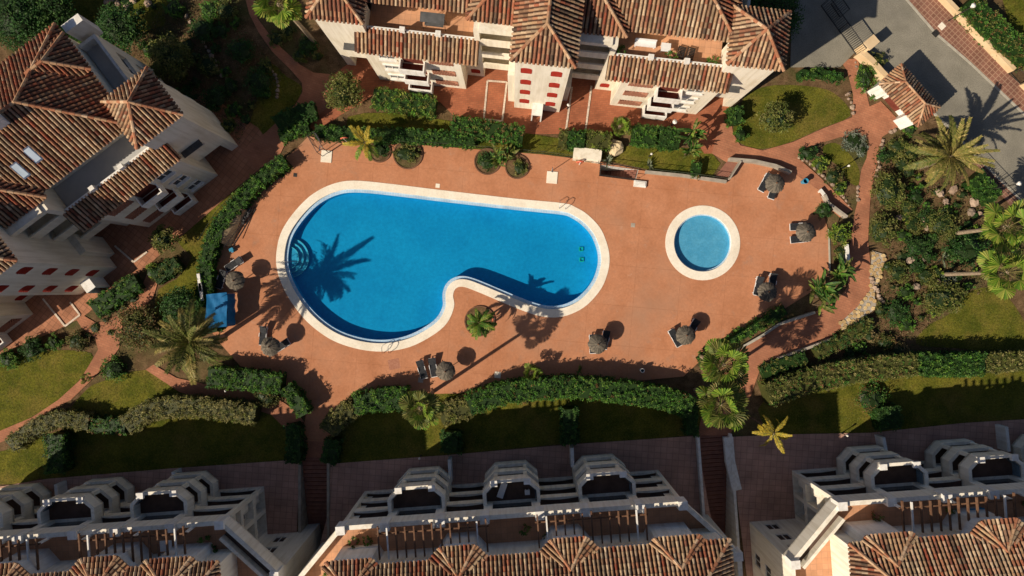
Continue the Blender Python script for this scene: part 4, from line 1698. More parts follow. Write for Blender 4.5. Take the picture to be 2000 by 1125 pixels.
# ---- palms
palm(372, 668, 6.9, 'date', 48, 'big date palm with arching olive fronds leaning over the left end of the pool deck', r0=.21, emin=-38, scale=1.12)
palm(1855, 305, 4.6, 'date_gold', 44, 'big date palm with golden drooping fronds between the gatehouse and the road', r0=.36, emin=-40, scale=1.08)
palm(821, 797, 9.0, 'fan', 32, 'tall fan palm rising from the hedge below the large pool', r0=.17, emin=-45)
palm(1413, 712, 7.6, 'fan', 34, 'fan palm at the head of the stone steps, beside the curved path', r0=.17, emin=-45, scale=1.25)
palm(1408, 790, 8.3, 'fan', 34, 'fan palm directly above the stone steps, lower of a touching pair', r0=.17, emin=-45, scale=1.25)
palm(546, 8, 6.6, 'fan_big', 32, 'fan palm with lime leaves next to the end of the sunlit tiled roof', r0=.2, emin=-45, lean=(-1.2, 1.0))
palm(1968, 443, 7.2, 'fan_big', 30, 'fan palm with a bare leaning trunk near the road railing', r0=.18, emin=-45, scale=1.05)
palm(1966, 532, 8.6, 'fan_big', 32, 'fan palm with a bare trunk at the top edge of the open lawn', r0=.18, emin=-45, scale=1.05)
palm(714, 279, 3.2, 'plume', 11, 'small yellowing feather palm beside the kidney-shaped planter', r0=.08, emin=-5, scale=1.05, trunk='bark')
palm(936, 630, 2.5, 'plume_green', 20, 'small green feather palm in the round planter beside the large pool', r0=.09, emin=-10, scale=1.05, trunk='bark')
palm(1511, 846, 5.6, 'plume_gold', 12, 'slender golden feather palm catching sun above the shaded patio', r0=.07, lean=(.1, -.35), emin=-55, emax=65, trunk='bark')
palm(1038, 728, 1.2, 'fan', 22, 'low young fan palm at the deck edge, casting a spiky shadow', r0=.14, emin=-5, scale=.62)
palm(1211, 247, 1.1, 'fan', 26, 'round lime dwarf fan palm in front of the cream tower block', r0=.14, emin=0, scale=.62)
palm(172, 738, .9, 'fan', 14, 'tiny fan palm at the edge of the curving garden path', r0=.07, emin=5, scale=.35)

# ---- broad-leaved clumps
clump(1612, 578, 52, 'glossy banana clump arching over the path below the small round pool', h=1.9, spread=1.0, scale=1.05)
clump(1640, 540, 40, 'banana clump squeezed between the deck kerb and the path', h=1.8, spread=.7, scale=.95)
clump(985, 318, 40, 'bird-of-paradise clump in the heart-shaped planter', h=1.2, spread=.9, scale=.9, name='strelitzia')
clump(1357, 262, 26, 'tall banana plant standing at the corner of the tower block plaza', h=2.6, spread=.5, scale=1.0)
clump(1345, 290, 26, 'leafy banana plant with dry brown skirts beside the clipped hedge', h=1.5, spread=.4, scale=.85)
clump(1136, 722, 10, 'small leafy plant catching sun at the shaded deck edge', h=.5, spread=.2, scale=.45)
for i, (x, y, s) in enumerate(((1267, 322, .9), (1185, 316, 1.1))):
    clump(x, y, 14, ('spiky agave rosette on the dry bank behind the stairwell', 'leafy agave beside the white service box')[i], 'agave', h=.15, spread=.05, scale=s, name='agave', emin=10, emax=75)
clump(1840, 505, 9, 'pale grey agave in the rock garden', 'agave', h=.2, spread=.05, scale=1.2, name='agave', emin=10, emax=70)

# ---- trees
tree(670, 179, 1.75, 3.4, 'olive', 'round olive-green tree at the corner of the brick plaza')
tree(320, 467, 1.25, 2.6, 'olive', 'small round tree at the head of the narrow left lawn')
tree(1518, 229, 1.45, 2.6, 'olive', 'bushy tree standing in a bare circle on the island lawn')
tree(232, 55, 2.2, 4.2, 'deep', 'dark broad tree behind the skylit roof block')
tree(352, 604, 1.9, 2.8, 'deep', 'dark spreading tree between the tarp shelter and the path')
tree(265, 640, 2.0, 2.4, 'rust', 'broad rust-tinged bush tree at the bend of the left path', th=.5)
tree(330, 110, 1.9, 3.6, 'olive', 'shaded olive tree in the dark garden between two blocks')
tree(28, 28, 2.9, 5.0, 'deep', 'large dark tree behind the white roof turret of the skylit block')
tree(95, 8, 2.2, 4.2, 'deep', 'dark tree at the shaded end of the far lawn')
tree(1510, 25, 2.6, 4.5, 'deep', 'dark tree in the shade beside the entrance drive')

# ---- hedges
hedge([(556, 312), (512, 346), (470, 388), (432, 432), (408, 482), (400, 532), (402, 600), (412, 650)], 1.45, 1.5, ['green', 'deep'], 'long leafy hedge curving round the left end of the pool deck')
hedge([(405, 735), (450, 740), (500, 745), (548, 750)], 1.9, 2.0, ['green', 'deep'], 'short bright hedge below the two left sun loungers')
hedge([(556, 757), (578, 785), (592, 812)], 1.3, 2.0, ['green', 'deep'], 'narrow green hedge beside the head of the garden steps')
hedge([(243, 832), (290, 803), (350, 795), (425, 800), (497, 812)], 1.95, 2.0, ['sage', 'sage', 'olive'], 'long sage-grey hedge above the shaded left lawn', .18, 1.15)
hedge([(120, 70), (155, 66), (195, 66)], 1.8, 1.6, ['green', 'deep'], 'leafy hedge between the far lawn and the skylit block')
hedge([(18, 872), (55, 842), (110, 820), (172, 826)], 1.6, 1.5, ['sage', 'olive'], 'sage-grey hedge following the end of the curving path', .18, 1.15)
hedge([(178, 830), (215, 832), (243, 834)], 1.6, 1.2, ['mixred', 'deep'], 'dark hedge piece joining the two sage hedges')
hedge([(105, 850), (107, 895), (108, 925)], 1.9, 2.0, ['deep', 'green'], 'tall dark block hedge dividing the left lawns')
hedge([(568, 830), (575, 870), (570, 905)], 1.5, 1.8, ['deep'], 'dark hedge standing beside the left garden steps')
hedge([(640, 845), (660, 818), (692, 795)], 2.1, 1.3, ['sage', 'olive'], 'sage hedge at the foot of the left steps')
hedge([(692, 790), (740, 782), (795, 780)], 2.1, 2.2, ['green', 'deep'], 'bright hedge left of the tall fan palm')
hedge([(858, 812), (885, 803), (918, 795)], 2.2, 1.3, ['sage', 'olive'], 'sage hedge right of the tall fan palm')
hedge([(915, 792), (960, 775), (1020, 764), (1100, 758), (1200, 764), (1300, 780), (1352, 800)], 2.1, 2.5, ['green', 'green', 'deep', 'mixred'], 'long bright hedge along the lower edge of the pool deck')
hedge([(650, 860), (640, 905)], 1.6, 1.9, ['deep'], 'dark hedge dividing lawn from the left steps')
hedge([(880, 845), (880, 885)], 1.9, 2.0, ['deep'], 'dark block hedge dividing the middle lawn, end nearest the tall fan palm')
hedge([(1112, 800), (1115, 868)], 1.6, 2.0, ['deep'], 'dark block hedge dividing the middle lawn in front of two balcony stacks')
hedge([(1350, 790), (1352, 850)], 1.1, 1.8, ['deep'], 'dark hedge beside the white-walled steps')
hedge([(1500, 772), (1560, 752), (1620, 736), (1700, 722), (1792, 712)], 2.3, 2.3, ['olive', 'sage', 'mixred'], 'loose olive hedge above the right-hand shaded lawn', .18, 1.15)
hedge([(1792, 712), (1860, 714), (1925, 712)], 2.2, 2.3, ['green', 'deep'], 'smooth bright green hedge above the right-hand shaded lawn')
hedge([(1925, 712), (1965, 708), (2020, 706)], 1.9, 2.1, ['olive', 'sage'], 'olive hedge with striped shadows at the end of the open lawn')
hedge([(1735, 795), (1742, 838)], 2.2, 2.0, ['deep'], 'dark block hedge dividing the right-hand shaded lawn')
hedge([(1595, 692), (1650, 662), (1705, 630)], 1.3, 1.0, ['olive', 'deep'], 'low olive hedge running beside the stone-paved slope')
hedge([(1490, 730), (1530, 712), (1575, 698)], 1.3, 1.0, ['deep', 'olive'], 'low dark hedge under the curved ramp')
hedge([(728, 188), (790, 198), (850, 208)], 2.0, 1.5, ['green', 'olive', 'lime'], 'leafy hedge beside the round plaza tree')
hedge([(882, 244), (950, 254), (1022, 265)], 2.0, 1.4, ['mixred', 'green', 'mixred'], 'flowering hedge in front of the parking bay lines')
hedge([(615, 258), (700, 262), (800, 264), (925, 273)], 1.3, 1.4, ['deep', 'green'], 'dark lower hedge along the pool fence')
hedge([(1092, 270), (1108, 271)], 1.8, 1.3, ['olive', 'rust'], 'yellowing hedge piece beside the dark clipped block', name='hedge')
hedge([(1110, 271), (1142, 273)], 1.8, 1.5, ['deep', 'green'], 'dark green clipped block between two yellowing hedge pieces')
hedge([(1145, 273), (1192, 276)], 1.8, 1.3, ['olive', 'lime'], 'yellowing hedge piece above the white service box')
hedge([(1236, 262), (1282, 266)], 2.0, 1.5, ['green', 'green', 'deep'], 'square bright clipped hedge in front of the stacked balconies', .18, 1.15, ragged=.02)
hedge([(1288, 268), (1328, 271)], 2.1, 1.5, ['deep', 'green'], 'square dark clipped hedge beside the leafy banana', .18, 1.15, ragged=.02)
hedge([(1352, 328), (1370, 331)], 1.5, 1.0, ['mixred', 'deep'], 'low reddish hedge at the head of the ramp')
hedge([(1436, 208), (1441, 240)], 1.3, 1.6, ['green', 'deep'], 'narrow green hedge against the cream end wall')
hedge([(182, 607), (225, 576), (268, 550)], 1.9, 1.1, ['green', 'deep'], 'bright hedge along the diagonal brick plaza')
hedge([(300, 545), (320, 530), (345, 512)], 1.5, 1.2, ['deep', 'olive'], 'dark hedge around the bed below the small round tree')
hedge([(1365, 705), (1420, 672), (1475, 638), (1535, 605)], 1.1, .8, ['green', 'olive', 'deep'], 'low mixed planting along the lower right deck edge', ragged=.2)
hedge([(1905, 345), (1925, 368), (1945, 390)], 1.9, 1.4, ['green', 'deep'], 'bright hedge between rock garden and road railing')
hedge([(1893, 2), (1930, 42), (1968, 78), (2015, 115)], 2.4, 1.6, ['mixred', 'olive', 'green'], 'flowering hedge behind the ochre wall across the road')
hedge([(1560, 145), (1600, 143), (1648, 148)], .9, .8, ['deep', 'green'], 'row of low plants along the entrance drive', ragged=.25)
hedge([(540, 245), (575, 225), (615, 215)], 1.8, 1.4, ['deep'], 'shaded hedge beside the path junction')
hedge([(545, 268), (580, 255), (602, 248)], 1.0, 1.2, ['green', 'deep'], 'sunlit strip of hedge at the tip of the pool fence')

# ---- single shrubs
shrub('shrub', 1640, 455, 1.15, 1.6, 'lime', 'bright lime bush beside the deck, right of the paddling pool', size=.22)
shrub('shrub', 1610, 410, .85, 1.3, 'deep', 'dark bush at the corner of the deck behind the outdoor bench')
shrub('shrub', 1642, 500, .55, .8, 'olive', 'small mossy bush in the narrow kerbed bed', ry=1.2)
shrub('shrub', 1735, 372, 1.45, 2.2, 'olive', 'long dark evergreen bush beside the straight path', ry=1.9, size=.24)
shrub('shrub', 1724, 448, 1.25, 2.0, 'olive', 'rounded evergreen bush beside the stone-paved slope', ry=1.7, size=.24)
shrub('shrub', 1842, 438, 1.5, 1.6, 'olive', 'domed heather-like bush in the middle of the rock garden', size=.2)
shrub('shrub', 1888, 488, 2.1, 1.9, 'deep', 'wide dark bush below the leaning palm trunk', ry=1.5, size=.24)
shrub('shrub', 1845, 583, 2.2, 2.0, 'olive', 'wide bush with reddish branches at the corner of the open lawn', ry=1.5, size=.26)
shrub('shrub', 1793, 482, 1.2, 1.4, 'deep', 'dark leafy bush in the rock garden beside a pale agave')
shrub('shrub', 1755, 530, 1.1, 1.1, 'olive', 'low leafy bush above the stone-paved slope')
shrub('shrub', 1752, 610, 1.3, 1.2, 'deep', 'blue-green bush where the stone slope ends')
shrub('shrub', 1722, 605, .8, 1.0, 'rust', 'rusty bush beside the end of the stone slope')
shrub('shrub', 1730, 668, .95, .9, 'rust', 'rust-red bush on the bare bank')
shrub('shrub', 1680, 680, .7, .7, 'green', 'small bright bush on the bare bank')
shrub('shrub', 1772, 635, .8, .8, 'green', 'green bush at the lower edge of the bare bank')
shrub('shrub', 1703, 780, 1.55, 1.6, 'mixred', 'clipped round red-and-green bush on the shaded lawn', size=.16)
shrub('shrub', 1690, 150, 1.0, 1.1, 'green', 'leafy bush in the bed beside the entrance gate', ry=1.5)
shrub('shrub', 1712, 125, .9, 1.3, 'olive', 'bush behind the gate pier', ry=1.3)
shrub('shrub', 1712, 180, .7, .8, 'green', 'small bush beside the gatehouse wall')
shrub('shrub', 1778, 250, .8, .9, 'green', 'bush at the corner of the gatehouse')
shrub('shrub', 1755, 285, 1.2, .9, 'olive', 'spreading bush at the bend of the brick path', ry=.8)
shrub('shrub', 1725, 305, .7, .8, 'deep', 'dark bush edging the straight path')
shrub('shrub', 1580, 299, 1.1, 1.0, 'deep', 'dark bush at the tip of the triangular bed', ry=.7)
shrub('shrub', 1606, 320, .8, .9, 'lime', 'yellow-green bush in the triangular bed')
shrub('shrub', 1628, 345, .9, .9, 'rust', 'orange-tinted bush in the triangular bed')
shrub('shrub', 1641, 368, .7, .8, 'lime', 'small yellow-green bush at the end of the triangular bed')
shrub('shrub', 1668, 275, 1.1, .6, 'grey', 'silvery low bush in the round corner bed')
shrub('shrub', 1684, 292, .7, .6, 'grey', 'silvery cushion plant in the round corner bed')
shrub('shrub', 1447, 263, .75, 1.1, 'green', 'green ball shrub on the island lawn', size=.15)
shrub('shrub', 520, 772, 1.3, 1.5, 'rust', 'loose rust-tinged bush between the two short hedges')
shrub('shrub', 222, 722, 1.2, 1.0, 'green', 'leafy bush in the bed beside the curving path')
shrub('shrub', 150, 668, 1.1, .9, 'rust', 'rusty bush in the bed below the diagonal plaza')
shrub('shrub', 105, 668, .8, .9, 'green', 'green bush in the bed below the diagonal plaza')
shrub('shrub', 62, 680, 1.2, 1.4, 'deep', 'dark bush shading the left lawn')
shrub('shrub', 15, 700, 1.0, 1.2, 'green', 'bright bush at the outer end of the left lawn')
shrub('shrub', 298, 530, .8, .8, 'lime', 'yellow-green bush at the end of the plaza path')
shrub('shrub', 795, 300, 1.4, .8, 'olive', 'low planting filling the kidney-shaped planter', ry=.8)
shrub('shrub', 742, 292, .8, .7, 'deep', 'dark low plant at the narrow end of the kidney-shaped planter')
shrub('shrub', 950, 315, .95, .7, 'deep', 'dark low planting at the round end of the heart-shaped planter')
shrub('shrub', 1015, 328, .8, .6, 'olive', 'dry low planting at the far end of the heart-shaped planter')
shrub('shrub', 1215, 250, .9, .5, 'lime', 'lime skirt of foliage under the dwarf fan palm')
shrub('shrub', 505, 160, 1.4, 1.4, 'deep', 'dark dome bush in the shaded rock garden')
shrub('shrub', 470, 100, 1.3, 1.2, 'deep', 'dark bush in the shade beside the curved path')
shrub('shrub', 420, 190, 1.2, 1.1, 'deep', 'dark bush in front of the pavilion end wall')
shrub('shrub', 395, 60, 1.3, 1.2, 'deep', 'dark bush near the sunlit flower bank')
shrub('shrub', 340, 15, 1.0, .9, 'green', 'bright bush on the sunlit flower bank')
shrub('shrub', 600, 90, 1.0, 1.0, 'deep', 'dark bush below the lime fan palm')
shrub('shrub', 585, 108, .7, .8, 'olive', 'small bush in the bed beside the tiled roof end')
shrub('shrub', 1850, 545, .9, .7, 'grey', 'silvery plant at the foot of a bare palm trunk')
shrub('shrub', 40, 20, 2.2, 2.4, 'deep', 'large dark bush behind the diagonal block')
# a garden full of knee-high planting: each named by its look and the bigger neighbour it grows beside
LAND = [(1855, 335, 'golden date palm'), (1735, 372, 'long dark evergreen bush'), (1724, 448, 'rounded evergreen bush'), (1842, 438, 'domed heather-like bush'), (1888, 488, 'wide dark bush'), (1845, 583, 'reddish-branched bush'),
        (1793, 482, 'dark leafy rock-garden bush'), (1840, 505, 'pale agave'), (1755, 530, 'low leafy bush'), (1925, 368, 'bright roadside hedge'), (1755, 285, 'spreading bush at the path bend'), (1752, 610, 'blue-green bush'),
        (1730, 668, 'rust-red bush on the bank'), (1772, 635, 'green bush below the bank'), (1650, 662, 'low olive hedge'), (1700, 722, 'loose olive hedge'), (1968, 443, 'palm with the bare leaning trunk'), (1966, 532, 'palm at the lawn edge'), (505, 160, 'dark dome bush'), (470, 100, 'dark bush by the curved path'),
        (420, 190, 'bush before the pavilion wall'), (395, 60, 'bush near the flower bank'), (330, 110, 'shaded olive tree'), (265, 640, 'rust-tinged bush tree'), (225, 576, 'bright plaza hedge'), (340, 15, 'bright bush on the flower bank'), (232, 55, 'dark broad tree'), (600, 90, 'lime fan palm bed')]
WORD = {'olive': 'olive', 'green': 'bright green', 'lime': 'yellow-green', 'dry': 'straw-coloured', 'deep': 'dark green', 'rust': 'rusty', 'grey': 'silvery'}


def near(x, y):
    return min(LAND, key=lambda l: (l[0] - x) ** 2 + (l[1] - y) ** 2)[2]


rs = random.Random(41)
SMALL = [(1740, 300), (1790, 385), (1775, 405), (1810, 400), (1768, 425), (1785, 440), (1820, 470), (1765, 460), (1800, 365), (1830, 375), (1795, 345), (1870, 400), (1905, 420), (1765, 500), (1790, 520), (1810, 540), (1825, 610),
         (1790, 590), (1770, 570), (1745, 560), (1815, 500), (1880, 380), (1775, 335), (1890, 560), (1760, 380), (1940, 490), (1915, 455), (1960, 480), (1930, 540), (1985, 490), (1905, 530), (1870, 540), (1800, 620), (1700, 655), (1660, 690), (1755, 690), (1620, 715), (1560, 735), (1780, 365), (1810, 320),
         (1780, 300), (1765, 320), (1850, 415), (1890, 440), (1865, 460), (1810, 425), (1735, 520), (1775, 470), (1830, 530), (1860, 520)]
for i, (x, y) in enumerate(SMALL):
    r = rs.choice([.38, .45, .62, .85, 1.0])
    pal = rs.choice(['olive', 'green', 'lime', 'dry', 'deep', 'olive', 'deep', 'green'])
    shrub('low_shrub', x, y, r, rs.uniform(.4, .8) * (1.3 if r > .6 else 1), pal, '%s %s loose plant beside the %s' % ('broad' if r > .6 else 'small', WORD[pal], near(x, y)), 'shrub', 'loose plants of the rock garden', size=.19, ry=r * rs.uniform(.75, 1.1))
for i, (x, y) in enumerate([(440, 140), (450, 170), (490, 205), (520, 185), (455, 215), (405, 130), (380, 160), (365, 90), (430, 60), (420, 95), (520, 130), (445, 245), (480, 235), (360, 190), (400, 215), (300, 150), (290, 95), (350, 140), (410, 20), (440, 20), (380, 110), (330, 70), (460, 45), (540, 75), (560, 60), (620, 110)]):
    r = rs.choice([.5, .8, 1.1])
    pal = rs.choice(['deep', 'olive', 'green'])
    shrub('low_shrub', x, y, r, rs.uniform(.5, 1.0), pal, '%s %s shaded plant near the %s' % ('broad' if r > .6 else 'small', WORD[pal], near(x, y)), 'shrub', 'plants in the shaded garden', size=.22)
for i, (x, y) in enumerate([(185, 640), (205, 625), (240, 600), (260, 582), (215, 650), (170, 655), (250, 615)]):
    r = rs.choice([.35, .6])
    pal = rs.choice(['olive', 'dry'])
    shrub('low_shrub', x, y, r, rs.uniform(.25, .4), pal, '%s %s dry plant in the strip bed near the %s' % ('spreading' if r > .5 else 'tiny', WORD[pal], near(x, y)), 'shrub', 'dry plants of the strip bed', size=.16, n=60)
for i, (x, y) in enumerate([(220, 10), (245, 5), (270, 22), (300, 12), (235, 30), (255, 40)]):
    r = rs.choice([.4, .7])
    pal = rs.choice(['green', 'rust', 'lime'])
    shrub('low_shrub', x, y, r, rs.uniform(.3, .6), pal, '%s %s flowering plant on the sunlit bank near the %s' % ('spreading' if r > .5 else 'tiny', WORD[pal], near(x, y)), 'shrub', 'plants of the sunlit bank', size=.18, n=70)

# ---- grass blades over the lawns, leaf litter over the beds
rd = random.Random(99)
gr = MB()
for poly, z in LAWNS:
    xs = [p.x for p in poly]
    ys = [p.y for p in poly]
    n = int(abs(area2(poly)) * 55)
    for _ in range(n):
        p = Vector((rd.uniform(min(xs), max(xs)), rd.uniform(min(ys), max(ys))))
        if not inside(p, poly):
            continue
        a = rd.uniform(0, 6.283)
        l = rd.uniform(.05, .11)
        col = rd.choice([(.125, .125, .018), (.165, .15, .026), (.085, .10, .013), (.20, .17, .04), (.07, .105, .012)])
        d = Vector((math.cos(a), math.sin(a)))
        s = Vector((-d.y, d.x)) * .025
        gr.add([(p.x - s.x, p.y - s.y, z + .002), (p.x + s.x, p.y + s.y, z + .002), (p.x + d.x * l, p.y + d.y * l, z + .05)], [(0, 1, 2)], col)
o = link('grass', gr.mesh('grass'), MAT['leaf'])
tag(o, 'short dry green grass covering the lawns', 'grass', kind='stuff')
BEDS = [[(1705, 290), (1760, 260), (1830, 300), (1990, 430), (1990, 560), (1880, 580), (1800, 650), (1700, 690), (1640, 700), (1715, 600), (1735, 500), (1700, 400)],
        [(330, 0), (470, 0), (480, 60), (560, 150), (500, 200), (470, 280), (380, 200), (250, 100)],
        [(1490, 720), (1700, 640), (1790, 660), (1900, 690), (1700, 715), (1500, 765)], [(170, 640), (260, 570), (275, 590), (200, 650)], [(1580, 290), (1610, 300), (1670, 395), (1650, 390), (1590, 320)]]
lt = MB()
for pts in BEDS:
    poly = PL(pts)
    xs = [p.x for p in poly]
    ys = [p.y for p in poly]
    for _ in range(int(abs(area2(poly)) * 70)):
        p = Vector((rd.uniform(min(xs), max(xs)), rd.uniform(min(ys), max(ys))))
        if inside(p, poly):
            leaf(lt, Vector((p.x, p.y, rd.uniform(.12, .2))), rd.uniform(.10, .26), rd.choice([(.14, .10, .045), (.10, .095, .03), (.06, .085, .02), (.20, .15, .075), (.12, .07, .035), (.045, .075, .015)]), .5, rd)
o = link('ground_cover', lt.mesh('ground_cover'), MAT['leaf'])
tag(o, 'dry leaf litter and creeping ground cover on the garden beds', 'ground cover', kind='stuff')
# ------------------------------------------------------------------ rocks, stone edging
ROCKCOL = [(.30, .22, .165), (.36, .27, .20), (.24, .185, .14), (.33, .235, .17)]
rock_meshes = []
for i in range(5):
    m = MB()
    m.blob((0, 0, .35), (.5, .42, .42), 300 + i, 7, 5, .25, ROCKCOL[i % 4])
    rock_meshes.append(m.mesh('rock'))


def rock(px, py, s, label, group=None, name='rock'):
    o = link(name, random.choice(rock_meshes), MAT['rock'])
    o.location = P(px, py)
    o.rotation_euler = (0, 0, random.uniform(0, 6.28))
    o.scale = (s * random.uniform(.8, 1.2), s * random.uniform(.8, 1.2), s * random.uniform(.6, 1))
    return tag(o, label, 'rock', group)


def edging(pts, step, s, label, group):
    q = [Vector(p) for p in pts]
    for a, b in zip(q, q[1:]):
        n = max(1, int((b - a).length / step))
        for k in range(n):
            p = a + (b - a) * (k + .5) / n
            rock(p.x + random.uniform(-1.5, 1.5), p.y + random.uniform(-1.5, 1.5), s * random.uniform(.7, 1.2), label, group, 'edging_stone')


edging([(1724, 270), (1720, 302), (1710, 348)], 8, .42, 'pale rounded stone edging the straight path beside the rock garden', 'pale stones along the straight path')
edging([(1750, 252), (1735, 262)], 7, .5, 'chunky stone at the bend where the path meets the gatehouse forecourt', 'stones at the path bend')
edging([(1555, 306), (1580, 318), (1603, 340), (1640, 375), (1660, 405)], 8, .36, 'flat pale stone edging the triangular bed above the deck', 'stones round the triangular bed')
edging([(1676, 362), (1674, 395)], 7, .36, 'small stone edging the end of the crescent lawn', 'stones of the crescent lawn')
edging([(1665, 228), (1662, 205), (1655, 180)], 8, .4, 'stone edging the curved end of the island lawn', 'stones of the island lawn')
edging([(1670, 118), (1676, 150), (1690, 185)], 8, .4, 'stone edging the bed beside the entrance gate', 'stones of the gate bed')
edging([(510, 120), (535, 142), (545, 165), (542, 195)], 7, .4, 'shaded stone in the arc around the dark dome bush', 'stones round the dome bush')
edging([(362, 30), (392, 70), (412, 105), (430, 145), (455, 165)], 9, .45, 'shaded stone in the dividing line of the dark garden', 'stones of the shaded garden')
edging([(1698, 540), (1718, 580), (1724, 595)], 7, .5, 'rubble stone behind the stone-paved slope', 'rubble behind the slope')
for x, y, s in [(1832, 378, .9), (1845, 395, .8), (1800, 430, .7), (1808, 446, .6), (1895, 415, .8), (1912, 418, .6), (1775, 508, .9), (1805, 505, .7), (1755, 425, .7), (1815, 465, .8), (1900, 395, 1.0), (1860, 372, .9), (1787, 560, .8), (1830, 552, .7)]:
    rock(x, y, s, '%s pinkish boulder beside the %s' % ('large' if s >= .8 else 'small', near(x, y)), 'boulders of the rock garden')
for x, y, s in [(215, 4, .9), (232, 8, .7), (250, 15, .8), (290, 8, .7), (262, 2, .7)]:
    rock(x, y, s, '%s boulder on the sunlit flower bank near the %s' % ('large' if s >= .8 else 'small', near(x, y)), 'boulders of the sunlit bank')
o = rock(1200, 291, 1.7, 'big pale yellow boulder above the white service box')
m = MB()
m.blob((0, 0, .35), (.5, .42, .42), 321, 8, 6, .25, (.62, .50, .31))
o.data = m.mesh('pale_rock')
o.data.materials.append(MAT['rock'])

# stone-paved slope: flat crazy-paving pieces set on a low wedge
slope = root('stone_slope', 'yellow crazy-paved stone slope beside the curved path', 'stone slope', P(1690, 570))
off = P(1690, 570).to_2d()
sl = [p - off for p in PL([(1704, 490), (1730, 498), (1719, 539), (1706, 574), (1712, 600), (1648, 652), (1640, 630), (1674, 599), (1699, 566), (1699, 533)])]
m = MB()
m.prism(sl, 0, .13)
part('bed', m, MAT['stonewall'], slope)
rd = random.Random(5)
xs = [p.x for p in sl]
ys = [p.y for p in sl]
placed = []
for _ in range(5000):
    p = Vector((rd.uniform(min(xs), max(xs)), rd.uniform(min(ys), max(ys))))
    if inside(p, sl) and all((p - q).length > .36 for q in placed):
        placed.append(p)
base_mesh = []
for i in range(6):
    m = MB()
    n = rd.randint(5, 7)
    m.prism([Vector((math.cos(6.283 * k / n), math.sin(6.283 * k / n))) * rd.uniform(.17, .225) for k in range(n)], 0, .06, rd.choice([(.50, .345, .155), (.58, .41, .19), (.44, .30, .145), (.62, .46, .24)]))
    base_mesh.append(m.mesh('paving_stone'))
for p in placed:
    o = link('paving_stone', rd.choice(base_mesh), MAT['stone'], slope)
    o.location = (p.x, p.y, .115 + rd.uniform(0, .02))
    o.rotation_euler = (rd.uniform(-.04, .04), rd.uniform(-.04, .04), rd.uniform(0, 6.28))

# ------------------------------------------------------------------ low walls and kerbs
def low_wall(pts, w, h, mat, label, name='garden_wall', cat='wall'):
    return solo(name, strip(name, pts, w, 0, h, None), MAT[mat], label, cat)


low_wall([(1421, 313), (1470, 317), (1510, 326), (1540, 339)], .3, .75, 'stonewall', 'curved low wall between the pool deck and the upper path')
low_wall([(1259, 337), (1330, 344), (1416, 356)], .28, .55, 'stonewall', 'straight low wall along the dry bank above the deck')
low_wall([(1442, 318), (1420, 352)], .12, .9, 'stonewall', 'thin wall beside the short brick ramp')
low_wall([(1430, 687), (1487, 654), (1518, 633), (1588, 610)], .24, .5, 'kerb', 'white retaining wall along the curved path below the deck')
low_wall([(1647, 653), (1606, 667), (1560, 684), (1516, 700)], .25, .55, 'stonewall', 'grey wall on the outer side of the curved path')
low_wall([(1648, 478), (1652, 514)], .28, .7, 'white', 'short white wall beside the bright lime bush')
low_wall([(1618, 448), (1620, 535)], .16, .14, 'kerb', 'thin stone kerb at the right edge of the pool deck', 'deck_kerb', 'kerb')
low_wall([(1605, 382), (1612, 398), (1648, 425)], .22, .8, 'stonewall', 'low wall behind the outdoor shower corner')
low_wall([(1818, -18), (1838, 3), (1905, 73), (1970, 141)], .4, .9, 'ochre', 'ochre boundary wall across the road')
low_wall([(1992, 165), (2030, 204)], .4, .9, 'ochre', 'ochre boundary wall beyond the pedestrian gate')
low_wall([(1670, 108), (1690, 125), (1710, 148), (1722, 160)], .5, 1.3, 'ochre', 'ochre gate-side wall running to the gatehouse')
low_wall([(1420, 852), (1424, 900), (1437, 955)], .9, .5, 'white', 'broad white planter wall at the head of the right-hand steps')
for i, pts in enumerate(([(1115, 868), (1116, 905)], [(880, 890), (882, 935)], [(1710, 848), (1716, 880)], [(1945, 828), (1950, 875)], [(352, 914), (355, 935)], [(128, 938), (132, 985)])):
    low_wall(pts, .3, 1.5, 'white', ('white patio divider next to two balcony stacks of the middle block', 'white patio divider below the dark block hedge by the tall fan palm', 'white patio divider below the clipped round bush',
                                     'broad white patio divider with a tall slab at the right-hand block', 'white patio divider with a dark doorway at the left-hand block', 'white patio divider beside the tall dark block hedge')[i])

# raised planters in the deck
def planter(cx, cy, blobs, label):
    t = root('deck_planter', label, 'planter', P(cx, cy))
    off = P(cx, cy).to_2d()
    for k, (x, y, r) in enumerate(blobs):
        c = P(x, y).to_2d() - off
        m = MB()
        rim = circle(c, r, 28)
        inn = circle(c, r - .12, 28)
        ring_between(m, rim, rim, 0, .22 + .004 * k)
        ring_between(m, rim, inn, .22 + .004 * k, .22 + .004 * k)
        ring_between(m, inn, inn, .22 + .004 * k, .1)
        part('rim', m, MAT['wood'], t)
        m = MB()
        m.sheet(inn, .15 + .006 * k)
        part('soil', m, MAT['soil'], t)


planter(770, 300, [(797, 302, 1.45), (742, 296, 1.1)], 'kidney-shaped brick-rimmed planter at the top of the deck')
planter(980, 320, [(952, 316, 1.3), (1010, 326, 1.2)], 'heart-shaped brick-rimmed planter above the large pool')
planter(937, 627, [(937, 627, 1.5)], 'round brick-rimmed planter in the crook of the large pool')

